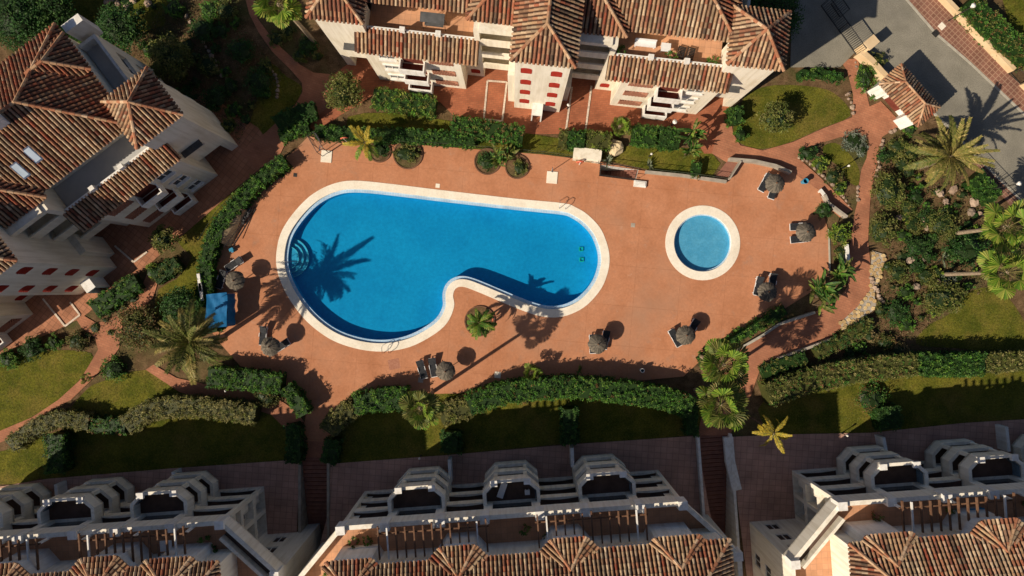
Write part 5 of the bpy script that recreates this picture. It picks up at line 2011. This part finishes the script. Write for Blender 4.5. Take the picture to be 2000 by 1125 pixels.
# ------------------------------------------------------------------ sun umbrellas and loungers
def make_umbrella():
    t = root('thatched_umbrella', '', 'umbrella', (0, 0, 0))
    m = MB()
    rd = random.Random(3)
    n = 40
    for ring_i, (r0, z0, r1, z1) in enumerate(((.0, 2.18, .42, 2.02), (.38, 2.05, .72, 1.86), (.66, 1.90, .93, 1.66))):
        for k in range(n):
            a0, a1 = 6.2832 * k / n, 6.2832 * (k + 1) / n
            col = rd.choice([(.115, .10, .08), (.145, .125, .098), (.09, .078, .062), (.17, .145, .112)])
            e = rd.uniform(-.04, .05) if ring_i == 2 else rd.uniform(-.01, .02)
            m.add([(r0 * math.cos(a0), r0 * math.sin(a0), z0), (r0 * math.cos(a1), r0 * math.sin(a1), z0), ((r1 + e) * math.cos(a1), (r1 + e) * math.sin(a1), z1), ((r1 + e) * math.cos(a0), (r1 + e) * math.sin(a0), z1)], [(0, 1, 2, 3)], col)
    part('canopy', m, MAT['thatch'], t)
    m = MB()
    m.tube((0, 0, 0), (0, 0, 2.16), .04, .035, 8)
    part('pole', m, MAT['wood'], t)
    m = MB()
    m.tube((0, 0, .02), (0, 0, .12), .28, .24, 14)
    part('base', m, MAT['stonewall'], t)
    m = MB()
    m.tube((0, 0, 2.12), (0, 0, 2.34), .10, .03, 8)
    part('finial', m, MAT['wood'], t)
    return t


def make_lounger():
    t = root('sun_lounger', '', 'sun lounger', (0, 0, 0))
    m = MB()
    for y in (-.33, .33):
        m.beam((-.95, y, .34), (.95, y, .34), .07, .07)
    for x in (-.95, .2, .95):
        m.beam((x, -.33, .34), (x, .33, .34), .07, .05)
    part('frame', m, MAT['plastic'], t)
    for x in (-.75, .75):
        for y in (-.33, .33):
            m = MB()
            m.beam((x, y, .03), (x, y, .31), .07, .07, up=Vector((1, 0, 0)))
            part('leg', m, MAT['plastic'], t)
    m = MB()
    m.box(-.93, .28, -.34, .34, .372, .43)
    part('seat', m, MAT['mattress'], t)
    m = MB()
    m.add([(.28, -.34, .43), (.28, .34, .43), (.98, .34, .74), (.98, -.34, .74), (.28, -.34, .375), (.28, .34, .375), (1.0, .34, .685), (1.0, -.34, .685)], [(0, 1, 2, 3), (7, 6, 5, 4), (0, 4, 5, 1), (1, 5, 6, 2), (2, 6, 7, 3), (3, 7, 4, 0)])
    part('backrest', m, MAT['mattress'], t)
    for y in (-.36, .36):
        m = MB()
        m.beam((-.1, y, .52), (.3, y, .52), .05, .04).beam((-.08, y, .34), (-.08, y, .52), .04, .04, up=Vector((1, 0, 0)))
        part('armrest', m, MAT['plastic'], t)
    return t


um = make_umbrella()
ulab = ['thatched umbrella beside the blue tarp shelter', 'thatched umbrella in front of the short bright hedge, with a long palm shadow beside it', 'thatched umbrella next to two loungers side by side at the shaded deck edge',
        'thatched umbrella alone on the deck below the right end of the large pool', 'thatched umbrella between the ramp wall and the open deck, loungers on both sides', 'thatched umbrella beside the banana clump shadow',
        'thatched umbrella in front of the lime bush', 'thatched umbrella near the blue waste bin']
for i, (x, y) in enumerate([(458, 548), (527, 677), (870, 725), (1168, 672), (1340, 655), (1500, 570), (1575, 453), (1515, 358)]):
    o = um if i == 0 else copy_tree(um)
    b = P(x, y, 1.9)
    o.location = (b.x, b.y, ZL[0] * 0 + .12)
    o.rotation_euler = (0, 0, i * 1.3)
    o.scale = (1, 1, .98)
    tag(o, ulab[i], 'umbrella', 'thatched umbrellas on the deck')
lo = make_lounger()
LN = [(457, 516, 32, 'lounger standing out in the sun above the blue tarp shelter'), (432, 546, 70, 'lounger in hedge shade next to the blue tarp shelter'), (514, 656, 84, 'lounger upright beside the umbrella near the short bright hedge'), (549, 676, 32, 'lounger angled out from the umbrella near the short bright hedge'),
      (824, 722, 106, 'outer lounger of the side-by-side pair at the shaded deck edge'), (846, 718, 100, 'inner lounger of the side-by-side pair, touching the thatched umbrella'), (1158, 672, 92, 'lounger under the lone umbrella, long side to the large pool'), (1182, 664, 80, 'lounger on the far side of the lone umbrella'),
      (1319, 660, 120, 'lounger turned to the open deck beside the ramp-side umbrella'), (1352, 641, 60, 'lounger half under the ramp-side umbrella shadow'), (1481, 559, 78, 'lounger on the pool side of the umbrella by the banana clump'), (1508, 553, 82, 'lounger between umbrella and shadow by the banana clump'),
      (1561, 443, 2, 'upper lounger of the pair under the umbrella at the lime bush'), (1562, 467, 6, 'lower lounger of the pair under the umbrella at the lime bush'), (1494, 357, 62, 'outer lounger of the pair beside the bin-side umbrella'), (1511, 371, 72, 'inner lounger of the pair under the bin-side umbrella')]
for i, (x, y, a, lab) in enumerate(LN):
    o = lo if i == 0 else copy_tree(lo)
    b = P(x, y, .4)
    o.location = (b.x, b.y, .085)
    o.rotation_euler = (0, 0, R(a))
    o.scale = (.95, .95, 1)
    tag(o, 'black and white sun ' + lab, 'sun lounger', 'sun loungers on the deck')

# ------------------------------------------------------------------ other deck things
def shower(px, py, label, d):
    b = P(px, py)
    t = root('outdoor_shower', label, 'shower', (b.x, b.y, .08), R(-5))
    m = MB()
    m.box(-.52, .52, -.58, .58, 0, .08)
    m.tube((0, 0, .08), (0, 0, .085), .07, .07, 10, True)
    part('tray', m, MAT['coping'], t)
    m = MB()
    m.tube((-.1, d, -.08), (-.1, d, 2.15), .035, .035, 8).tube((-.1, d, 2.1), (-.1, d * .4, 2.15), .03, .03, 8).tube((-.1, d * .4, 2.15), (-.1, d * .4, 2.08), .03, .10, 8)
    part('pipe', m, MAT['chrome'], t)


shower(638, 306, 'outdoor shower on a white tray near the gate corner of the deck', .62)
shower(1078, 347, 'outdoor shower on a white tray above the right end of the large pool', .62)


def lifebuoy(px, py, rz, label):
    b = P(px, py)
    t = root('lifebuoy', label, 'lifebuoy', (b.x, b.y, .09), rz)
    m = MB()
    m.tube((0, 0, -.09), (0, 0, 1.25), .035, .035, 8)
    part('post', m, MAT['white'], t)
    m = MB()
    m.ring((0, .1, 1.05), (0, 1, 0), .31, .065, 24, 8, (.70, .16, .09))
    part('ring', m, MAT['buoy'], t, True)


lifebuoy(678, 277, .1, 'red lifebuoy on a white post beside the yellowing palm')
lifebuoy(1131, 322, .15, 'red lifebuoy on a white post in front of the service box')
lifebuoy(966, 622, 1.2, 'red lifebuoy on a white post beside the round planter')


def ladder(px, py, rz, label):
    b = P(px, py)
    t = root('pool_ladder', label, 'ladder', (b.x, b.y, .125), rz)
    for x in (-.3, .3):
        m = MB()
        pts = [Vector((x, .55, 0)), Vector((x, .5, .6)), Vector((x, .2, .82)), Vector((x, -.1, .7)), Vector((x, -.22, .2)), Vector((x, -.22, -.75))]
        m.path(pts, .028, 7)
        part('rail', m, MAT['chrome'], t)
    for z in (-.2, -.42, -.64):
        m = MB()
        m.box(-.3, .3, -.3, -.16, z - .02, z + .02)
        part('rung', m, MAT['mattress'], t)


ladder(1098, 404, R(-6), 'steel pool ladder at the upper right edge of the large pool')
ladder(755, 678, R(182), 'steel pool ladder at the lower edge of the large pool')
# handrail at the round steps
t = root('pool_handrail', 'thin steel handrail over the round entry steps', 'handrail', P(556, 500, 0), 0)
m = MB()
m.path([Vector((-.3, -.6, .125)), Vector((-.3, -.6, .8)), Vector((.6, -.6, .75)), Vector((1.6, -.5, .3)), Vector((1.7, -.5, -.5))], .022)
part('rail', m, MAT['chrome'], t)
# blue tarp shelter
b = P(430, 605)
t = root('tarp_shelter', 'blue tarpaulin shelter with a creased sagging roof at the left deck edge', 'shelter', (b.x + .55, b.y, .09))
m = MB()
nx, ny = 10, 14
vs = []
for j in range(ny + 1):
    for i in range(nx + 1):
        x, y = -1.0 + 2.0 * i / nx, -1.62 + 3.24 * j / ny
        dgl = (x / 1.0 * .5 + y / 1.62 * .5)
        z = 2.0 + .16 * abs((x + 1) / 2 - (1 - (y + 1.62) / 3.24) * 1.1) + .04 * math.sin(x * 7 + y * 3) - .12 * math.exp(-((x) ** 2 + (y + .3) ** 2) * 2) + random.uniform(-.015, .015)
        vs.append((x + .07 * math.sin(y * 2), y + .1 * (x), z))
fs = [(j * (nx + 1) + i, j * (nx + 1) + i + 1, (j + 1) * (nx + 1) + i + 1, (j + 1) * (nx + 1) + i) for j in range(ny) for i in range(nx)]
m.add(vs, fs)
part('roof_sheet', m, MAT['tarp'], t, True)
for x, y in ((-.98, -1.6), (.98, -1.5), (.98, 1.6), (-.98, 1.5)):
    m = MB()
    m.tube((x, y, -.09), (x, y, 2.0), .03, .03, 7)
    part('leg', m, MAT['chrome'], t)
m = MB()
for p, q in (((1.0, -1.5), (1.0, 1.6)), ((-.98, 1.5), (.98, 1.62)), ((-.98, -1.62), (.98, -1.5))):
    n = 14
    for k in range(n):
        f0, f1 = k / n, (k + 1) / n
        w0, w1 = .05 * math.sin(f0 * 19), .05 * math.sin(f1 * 19)
        a = Vector((p[0] + (q[0] - p[0]) * f0 + w0, p[1] + (q[1] - p[1]) * f0 + w0, 0))
        c = Vector((p[0] + (q[0] - p[0]) * f1 + w1, p[1] + (q[1] - p[1]) * f1 + w1, 0))
        m.add([(a.x, a.y, .15), (c.x, c.y, .15), (c.x, c.y, 2.04), (a.x, a.y, 2.04)], [(0, 1, 2, 3)])
part('side_sheet', m, MAT['tarp'], t, True)
# canvas-covered stack beside it
b = P(462, 440)
t = root('covered_rack', 'beige canvas lean-to cover over stored pool gear at the deck edge', 'cover', (b.x, b.y, .09), R(57))
m = MB()
m.add([(-2.1, -.75, 0), (1.9, -.35, 0), (1.9, .3, 0), (-2.1, .55, 0), (-2.1, .35, 1.15), (1.7, .15, 1.05), (-2.1, -.1, .85), (1.7, -.1, .85)], [(0, 1, 7, 6), (6, 7, 5, 4), (4, 5, 2, 3), (0, 6, 4, 3), (1, 2, 5, 7)])
part('canvas', m, MAT['canvas'], t)
m = MB()
m.beam((-2.2, -.85, .06), (2.3, -.75, .06), .07, .07).beam((-2.2, -.6, 1.2), (2.5, -.6, .1), .06, .06)
part('pole', m, MAT['iron'], t)
m = MB()
for k in range(6):
    m.blob((.6 + .28 * k, -.55 + .1 * (k % 3), .22), (.2, .16, .22), 500 + k, 7, 5, .2)
part('stored_gear', m, MAT['shade'], t)
b = P(455, 488)
tbox('pool_pump', 'blueplastic', 'small blue pump unit at the foot of the canvas cover', 'pump', (b.x, b.y, .09), .4, [(-.2, .2, -.15, .15, 0, .45), (-.1, .1, -.28, -.15, .1, .3)])
for i, (x, y) in enumerate(((403, 552), (406, 570))):
    b = P(x, y)
    tbox('white_screen', 'white', ('white panel standing in the hedge behind the lounger', 'white panel standing in the hedge at the tarp shelter corner')[i], 'panel', (b.x, b.y, 0), R(8), [(-.1, .1, -.8, .8, 0, 1.5), (-.14, .14, -.85, .85, 1.5, 1.56)])
# bins, drains, lids
b = P(1567, 356)
t = root('waste_bin', 'blue open-topped waste bin on the deck corner', 'bin', (b.x, b.y, .09))
m = MB()
m.tube((0, 0, 0), (0, 0, .75), .2, .26, 14, False)
m.tube((0, 0, .02), (0, 0, .05), .19, .19, 14)
part('bucket', m, MAT['blueplastic'], t)
m = MB()
m.ring((0, 0, .75), (0, 0, 1), .25, .035, 16, 6)
part('rim', m, MAT['blueplastic'], t)
b = P(1252, 722)
t = root('waste_bin', 'pale blue open-topped bin in the shade along the lower hedge', 'bin', (b.x, b.y, .09))
m = MB()
m.tube((0, 0, 0), (0, 0, .7), .16, .2, 14, False)
m.tube((0, 0, .02), (0, 0, .05), .15, .15, 14)
part('bucket', m, MAT['blueplastic'], t)
m = MB()
m.ring((0, 0, .7), (0, 0, 1), .19, .035, 16, 6)
part('rim', m, MAT['white'], t)
for x, y, s, mt, lab in ((577, 342, .18, 'iron', 'dark square drain cover near the gate corner'), (1236, 440, .2, 'stonewall', 'grey drain cover between the two pools'), (855, 363, .2, 'coping', 'small white skimmer lid beside the upper pool edge'), (1180, 505, .12, 'iron', 'tiny dark drain beside the right end of the large pool'),
                          (972, 732, .3, 'coping', 'white service lid at the shaded deck edge'), (822, 742, .25, 'stonewall', 'grey service lid next to the paired loungers')):
    b = P(x, y)
    tbox('manhole_cover', mt, lab, 'lid', (b.x, b.y, .085), R(-6), [(-s, s, -s, s, 0, .03)])
b = P(1249, 360)
tbox('foot_bath', 'white', 'white concrete step at the stairwell landing', 'step', (b.x, b.y, .085), R(-6), [(-.6, .6, -.3, .3, 0, .25), (-.5, .5, -.2, .2, .25, .3)])
# sunken stairwell with railing
off = P(1208, 338).to_2d()
t = root('service_stairwell', 'sunken service stairwell with dark railing beside the upper deck edge', 'stairwell', (off.x, off.y, 0))
wl = [p - off for p in well]
m = MB()
ring_between(m, wl, wl, .02, -2.6)
part('well_wall', m, MAT['white'], t)
m = MB()
m.sheet(wl, -2.6)
part('well_floor', m, MAT['stair'], t)
for k in range(9):
    f0, f1 = .30 + k * .075, .30 + (k + 1.05) * .075
    e0, e1 = wl[0] + (wl[1] - wl[0]) * f0, wl[0] + (wl[1] - wl[0]) * f1
    c0, c1 = wl[3] + (wl[2] - wl[3]) * f0, wl[3] + (wl[2] - wl[3]) * f1
    m = MB()
    m.prism([e0, e1, c1, c0], -2.6, -2.3 + .26 * k)
    part('step', m, MAT['stair'], t)
m = MB()
rl = wl[:1] + wl[3:] + wl[2:3]
for z in (.5, .95):
    m.path([Vector((p.x, p.y, z)) for p in rl], .025)
m.path([Vector((p.x, p.y, .95)) for p in wl[:2]], .025)
for a, c in ((wl[0], wl[3]), (wl[3], wl[2]), (wl[0], wl[1])):
    for k in range(7):
        p = a + (c - a) * k / 6
        m.tube((p.x, p.y, 0), (p.x, p.y, .95), .018, .018, 6)
part('railing', m, MAT['iron'], t)
# white service box
b = P(1145, 306)
t = root('service_box', 'low white masonry service box with slatted vents behind the deck', 'service box', (b.x, b.y, 0), R(-7))
m = MB()
m.box(-1.3, 1.3, -.55, .55, 0, 1.05)
part('wall', m, MAT['wall'], t)
m = MB()
m.box(-1.35, 1.35, -.42, .6, 1.05, 1.13)
part('lid', m, MAT['wall'], t)
for x in (-.7, .25):
    m = MB()
    m.box(x - .3, x + .3, -.575, -.55, .3, .8)
    for k in range(4):
        m.box(x - .26, x + .26, -.6, -.575, .36 + k * .11, .40 + k * .11)
    part('vent', m, MAT['canvas'], t)
# bicycle leaning on it
b = P(1158, 320)
t = root('bicycle', 'dark bicycle leaning against the white service box', 'bicycle', (b.x, b.y, .085), R(-8))
for x in (-.52, .52):
    m = MB()
    m.ring((x, .06, .33), (0, 1, .12), .31, .025, 20, 6)
    w = part('wheel', m, MAT['iron'], t)
m = MB()
m.path([Vector((-.52, .06, .33)), Vector((-.15, .1, .8)), Vector((.4, .1, .82)), Vector((.52, .06, .33))], .02).path([Vector((-.15, .1, .8)), Vector((-.02, .06, .3)), Vector((.4, .1, .82))], .02).path([Vector((-.52, .06, .33)), Vector((-.02, .06, .3))], .018)
part('frame', m, MAT['iron'], t)
m = MB()
m.box(-.28, -.05, .04, .17, .86, .92).tube((-.17, .1, .78), (-.17, .1, .87), .015)
part('saddle', m, MAT['mattress'], t)
m = MB()
m.path([Vector((.4, .1, .8)), Vector((.42, .11, .98))], .018).tube((.42, -.16, .98), (.42, .38, .98), .016)
part('handlebar', m, MAT['iron'], t)

# entrance gate with frame and turnstile posts near the deck corner
b = P(622, 290)
t = root('deck_gate', 'dark metal entrance gate with a wire cage at the upper left deck corner', 'gate', (b.x, b.y, .085), R(-60))
m = MB()
for x in (-.9, 0, .9):
    m.tube((x, 0, 0), (x, 0, 2.1), .035, .035, 7)
m.tube((-.9, 0, 2.1), (.9, 0, 2.1), .03).tube((-.9, .7, 2.1), (.9, .7, 2.1), .03).tube((-.9, 0, 2.1), (-.9, .7, 2.1), .03).tube((.9, 0, 2.1), (.9, .7, 2.1), .03)
m.tube((-.9, .7, 0), (-.9, .7, 2.1), .035).tube((.9, .7, 0), (.9, .7, 2.1), .035)
part('frame', m, MAT['iron'], t)
for k in range(6):
    m = MB()
    m.tube((-.78 + k * .13, 0, .1), (-.78 + k * .13, 0, 2.0), .014, .014, 6)
    part('bar', m, MAT['iron'], t)
m = MB()
m.box(-.85, .0, .68, .74, .9, 1.7)
part('notice_board', m, MAT['shade'], t)


def railing(pts, h, label, mat='fence', step=1.5, name='fence', bars=0, zb=0, rr=.014):
    q = [P(*p).to_2d() for p in pts]
    off = q[0]
    t = root(name, label, name.replace('_', ' '), (off.x, off.y, zb))
    for z in (.12, h):
        m = MB()
        m.path([Vector((p.x - off.x, p.y - off.y, z)) for p in q], rr * 1.6)
        part('rail', m, MAT[mat], t)
    bm_ = MB()
    for a, c in zip(q, q[1:]):
        L = (c - a).length
        n = max(1, round(L / step))
        for k in range(n + (c is q[-1])):
            p = a + (c - a) * k / n - off
            m = MB()
            m.tube((p.x, p.y, 0), (p.x, p.y, h + .05), .03, .03, 6)
            part('post', m, MAT[mat], t)
        if bars:
            for k in range(int(L / bars)):
                p = a + (c - a) * (k + .5) * bars / L - off
                bm_.tube((p.x, p.y, .12), (p.x, p.y, h), rr * .8, rr * .8, 4, False)
    if bars:
        part('bars', bm_, MAT[mat], t, kind='stuff')
    return t


railing([(635, 272), (700, 277), (830, 282), (920, 288), (1060, 300), (1115, 307)], 1.1, 'thin green wire fence along the upper deck edge', bars=.25)
railing([(1265, 333), (1340, 341), (1415, 351)], 1.0, 'thin dark fence above the straight low wall', bars=.25, zb=0)
railing([(1850, 252), (1920, 328), (1990, 402), (2040, 455)], 1.1, 'rust-dark roadside railing behind the golden date palm', 'iron', 1.6, 'road_railing', .2)
railing([(565, 300), (510, 338), (470, 376), (430, 418), (398, 470)], 1.2, 'thin wire fence inside the long curving hedge', bars=.3)
# sliding entrance gates
for i, (pts, lab) in enumerate((([(1603, 12), (1672, 108)], 'long black sliding gate of upright bars across the entrance drive'), ([(1622, 8), (1640, 34)], 'short black gate leaf of upright bars beside the sliding gate'))):
    railing(pts, 2.0, lab, 'iron', 2.4, 'entrance_gate', .2, 0, .035)
b = P(1680, 98)
tbox('gate_pier', 'ochre', 'ochre masonry pier at the end of the sliding gate', 'pier', (b.x, b.y, 0), R(40), [(-.55, .55, -.4, .4, 0, 2.1), (-.62, .62, -.47, .47, 2.1, 2.2)])
railing([(1972, 143), (1991, 164)], 1.4, 'black pedestrian gate in the ochre wall across the road', 'iron', 1.2, 'garden_gate', .12)

# gatehouse
GA = R(-51.5)
gp = [P(1717, 163.5, 3.2).to_2d(), P(1792, 248, 3.2).to_2d()]
gdir = (gp[1] - gp[0]).normalized()
gn = Vector((-gdir.y, gdir.x))
gl = (gp[1] - gp[0]).length
t = root('gatehouse', 'small gatehouse with a hipped tile roof and two white end rooms beside the road', 'gatehouse', (gp[0].x, gp[0].y, 0), math.atan2(gdir.y, gdir.x))
W_ = 2.75
roof, tiles = MB(), MB()
c = [(0, 0, 3.2), (gl, 0, 3.2), (gl, W_, 3.2), (0, W_, 3.2)]
ra, rb = (1.35, W_ / 2, 4.15), (gl - 1.35, W_ / 2, 4.15)
tile_face(tiles, roof, [c[0], c[1], rb, ra], W=.28)
tile_face(tiles, roof, [c[1], c[2], rb], W=.28)
tile_face(tiles, roof, [c[2], c[3], ra, rb], W=.28)
tile_face(tiles, roof, [c[3], c[0], ra], W=.28)
for p, q in ((c[0], ra), (c[3], ra), (c[1], rb), (c[2], rb), (ra, rb)):
    ridge(tiles, p, q, .11)
rf = part('roof', roof, MAT['roofbase'], t)
part('roof_tiles', tiles, MAT['tile'], rf, kind='stuff')
m = MB()
m.box(.2, 1.35, .5, W_ - .3, 0, 3.1).box(gl - 1.35, gl - .2, .5, W_ - .3, 0, 3.1)
m.box(1.35, gl - 1.35, 1.3, W_ - .3, 0, 3.1)
part('wall', m, MAT['white'], t)
m = MB()
m.box(1.9, gl - 1.9, 1.24, 1.298, .05, 2.2)
part('door', m, MAT['darkred'], t)

# lamp posts and bollards
def lamp(px, py, h, label, head=.16, group=None):
    b = P(px, py)
    t = root('lamp_post', label, 'lamp', (b.x, b.y, 0), 0, group)
    m = MB()
    m.tube((0, 0, 0), (0, 0, .25), .09, .07, 8).tube((0, 0, .25), (0, 0, h), .045, .035, 8)
    part('post', m, MAT['iron'], t)
    m = MB()
    m.tube((0, 0, h), (0, 0, h + .3), head * .6, head, 8).tube((0, 0, h + .3), (0, 0, h + .42), head * 1.15, .03, 8)
    part('lantern', m, MAT['white'], t)


lamp(1852, 41, 3.4, 'tall lamp post with white lantern on the pavement across the road', .2)
lamp(1312, 244, 1.0, 'short white-headed garden lamp behind the square clipped hedges', .2)
lamp(1268, 305, .9, 'short garden lamp on the dry bank behind the deck', .1)
lamp(1108, 212, 1.1, 'short garden lamp beside the tower block bay lines', .13)
lamp(1646, 328, 1.0, 'short garden lamp on the crescent lawn', .1)
lamp(450, 760, .9, 'short white-headed lamp on the dark path below the palm', .1)
lamp(822, 890, .9, 'short white-headed lamp at the middle lawn patio edge', .1)
lamp(1644, 846, .9, 'short white-headed lamp at the right-hand patio edge', .1)
lamp(1925, 372, 4.2, 'tall dark road lamp behind the bright roadside hedge', .18)
# outdoor bench behind the deck corner
b = P(1604, 380)
tbox('stone_bench', 'white', 'narrow white bench on the deck corner behind the bin', 'bench', (b.x, b.y, .085), R(-52), [(-.55, .55, -.16, .16, .38, .46), (-.45, -.3, -.14, .14, 0, .38), (.3, .45, -.14, .14, 0, .38)])
b = P(770, 711)
tbox('red_mat', 'lattice', 'faded red rubber mat on the deck near the paired loungers', 'mat', (b.x, b.y, .085), .2, [(-.55, .55, -.5, .5, 0, .012)])
# things on the lower roof terraces
def terrace_item(block, x, y, name, mat, label, cat, boxes, rz=0, z=8.8):
    c, s = math.cos(PA), math.sin(PA)
    loc = (block.location[0] + c * x - s * y, block.location[1] + s * x + c * y, z)
    return tbox(name, mat, label, cat, loc, PA + rz, boxes)


terrace_item(B4, -.75, 1.0, 'folded_lounger', 'plastic', 'pale folding lounger on the middle top balcony', 'lounger', [(-.28, .28, -.7, .7, .2, .27), (-.25, -.2, -.6, .6, 0, .2), (.2, .25, -.6, .6, 0, .2)], -.4, 6.23)
terrace_item(B4, 1.45, .7, 'garden_stool', 'plastic', 'white stool on the middle top balcony', 'stool', [(-.22, .22, -.22, .22, .38, .44), (-.18, -.12, -.18, .18, 0, .38), (.12, .18, -.18, .18, 0, .38)], 0, 6.23)
terrace_item(B4, -12.6, -2.3, 'parasol_base_table', 'white', 'long white table in the sunlit corner of the middle roof terrace', 'table', [(-1.3, 1.3, -.3, .3, .68, .74), (-1.2, -1.1, -.25, .25, 0, .68), (1.1, 1.2, -.25, .25, 0, .68)])
terrace_item(B5, -1.0, -1.9, 'glass_table', 'blueplastic', 'pale blue table under the right-hand pergola', 'table', [(-.6, .6, -.4, .4, .68, .73), (-.55, -.48, -.35, .35, 0, .68), (.48, .55, -.35, .35, 0, .68)])
terrace_item(B3, 7.6, -1.9, 'round_dining_table', 'plastic', 'white table under the left-hand pergola', 'table', [(-.55, .55, -.45, .45, .68, .73), (-.08, .08, -.08, .08, 0, .68)])
def potted(w, pal, seed, label, grp):
    t = root('potted_plant', label, 'potted plant', w, 0, grp)
    m = MB()
    m.tube((0, 0, 0), (0, 0, .35), .2, .27, 12)
    part('pot', m, MAT['lattice'], t)
    m = MB()
    canopy(m, (0, 0, .62), (.5, .45, .36), pal, 150, .17, 16, seed, -.8)
    part('foliage', m, MAT['leaf'], t)


for i, (blk, x, y, lab) in enumerate(((B4, -13.4, -1.6, 'at the sunlit corner pier of the middle block'), (B4, -12.2, -1.6, 'between the sunlit corner and the pergola of the middle block'), (B4, -14.6, -3.2, 'along the splayed sunlit parapet of the middle block'), (B4, -15.6, -4.2, 'at the far end of the splayed sunlit parapet'),
                                      (B5, -9.4, -1.6, 'beside the broad corner parapet of the two-stack block'), (B5, -3.0, -1.6, 'under the pergola by the pale blue table'), (B5, 3.4, -1.6, 'at the second pergola of the two-stack block'), (B4, 1.0, -1.6, 'between the two pergolas of the middle block'),
                                      (B4, 3.0, -2.2, 'under the pergola nearest the white-walled steps'), (B3, 10.9, -1.7, 'at the open end of the left-hand roof terrace'), (B3, 11.4, -2.6, 'in the splayed corner of the left-hand roof terrace'))):
    c, s = math.cos(PA), math.sin(PA)
    potted((blk.location[0] + c * x - s * y, blk.location[1] + s * x + c * y, 8.8), 'green' if i % 2 else 'mixred', 700 + i, 'potted plant ' + lab, 'potted plants on roof terraces')
for i, (u, lab) in enumerate(((6.5, 'at the gallery end of the terrace with deck chairs'), (10.6, 'in the middle of the terrace with deck chairs'), (14.2, 'at the pavilion end of the terrace with deck chairs'))):
    potted(tl(u, 3.2), 'green', 750 + i, 'potted plant ' + lab, 'potted plants on roof terraces')
for x, y, sz, mt, lab in ((1826, 66, .3, 'iron', 'dark drain grate in the road gutter'), (1838, 52, .3, 'coping', 'pale cover set in the tiled pavement')):
    b = P(x, y)
    tbox('manhole_cover', mt, lab, 'lid', (b.x, b.y, ZL[0] + .002), R(-46), [(-sz, sz, -sz, sz, 0, .02)])
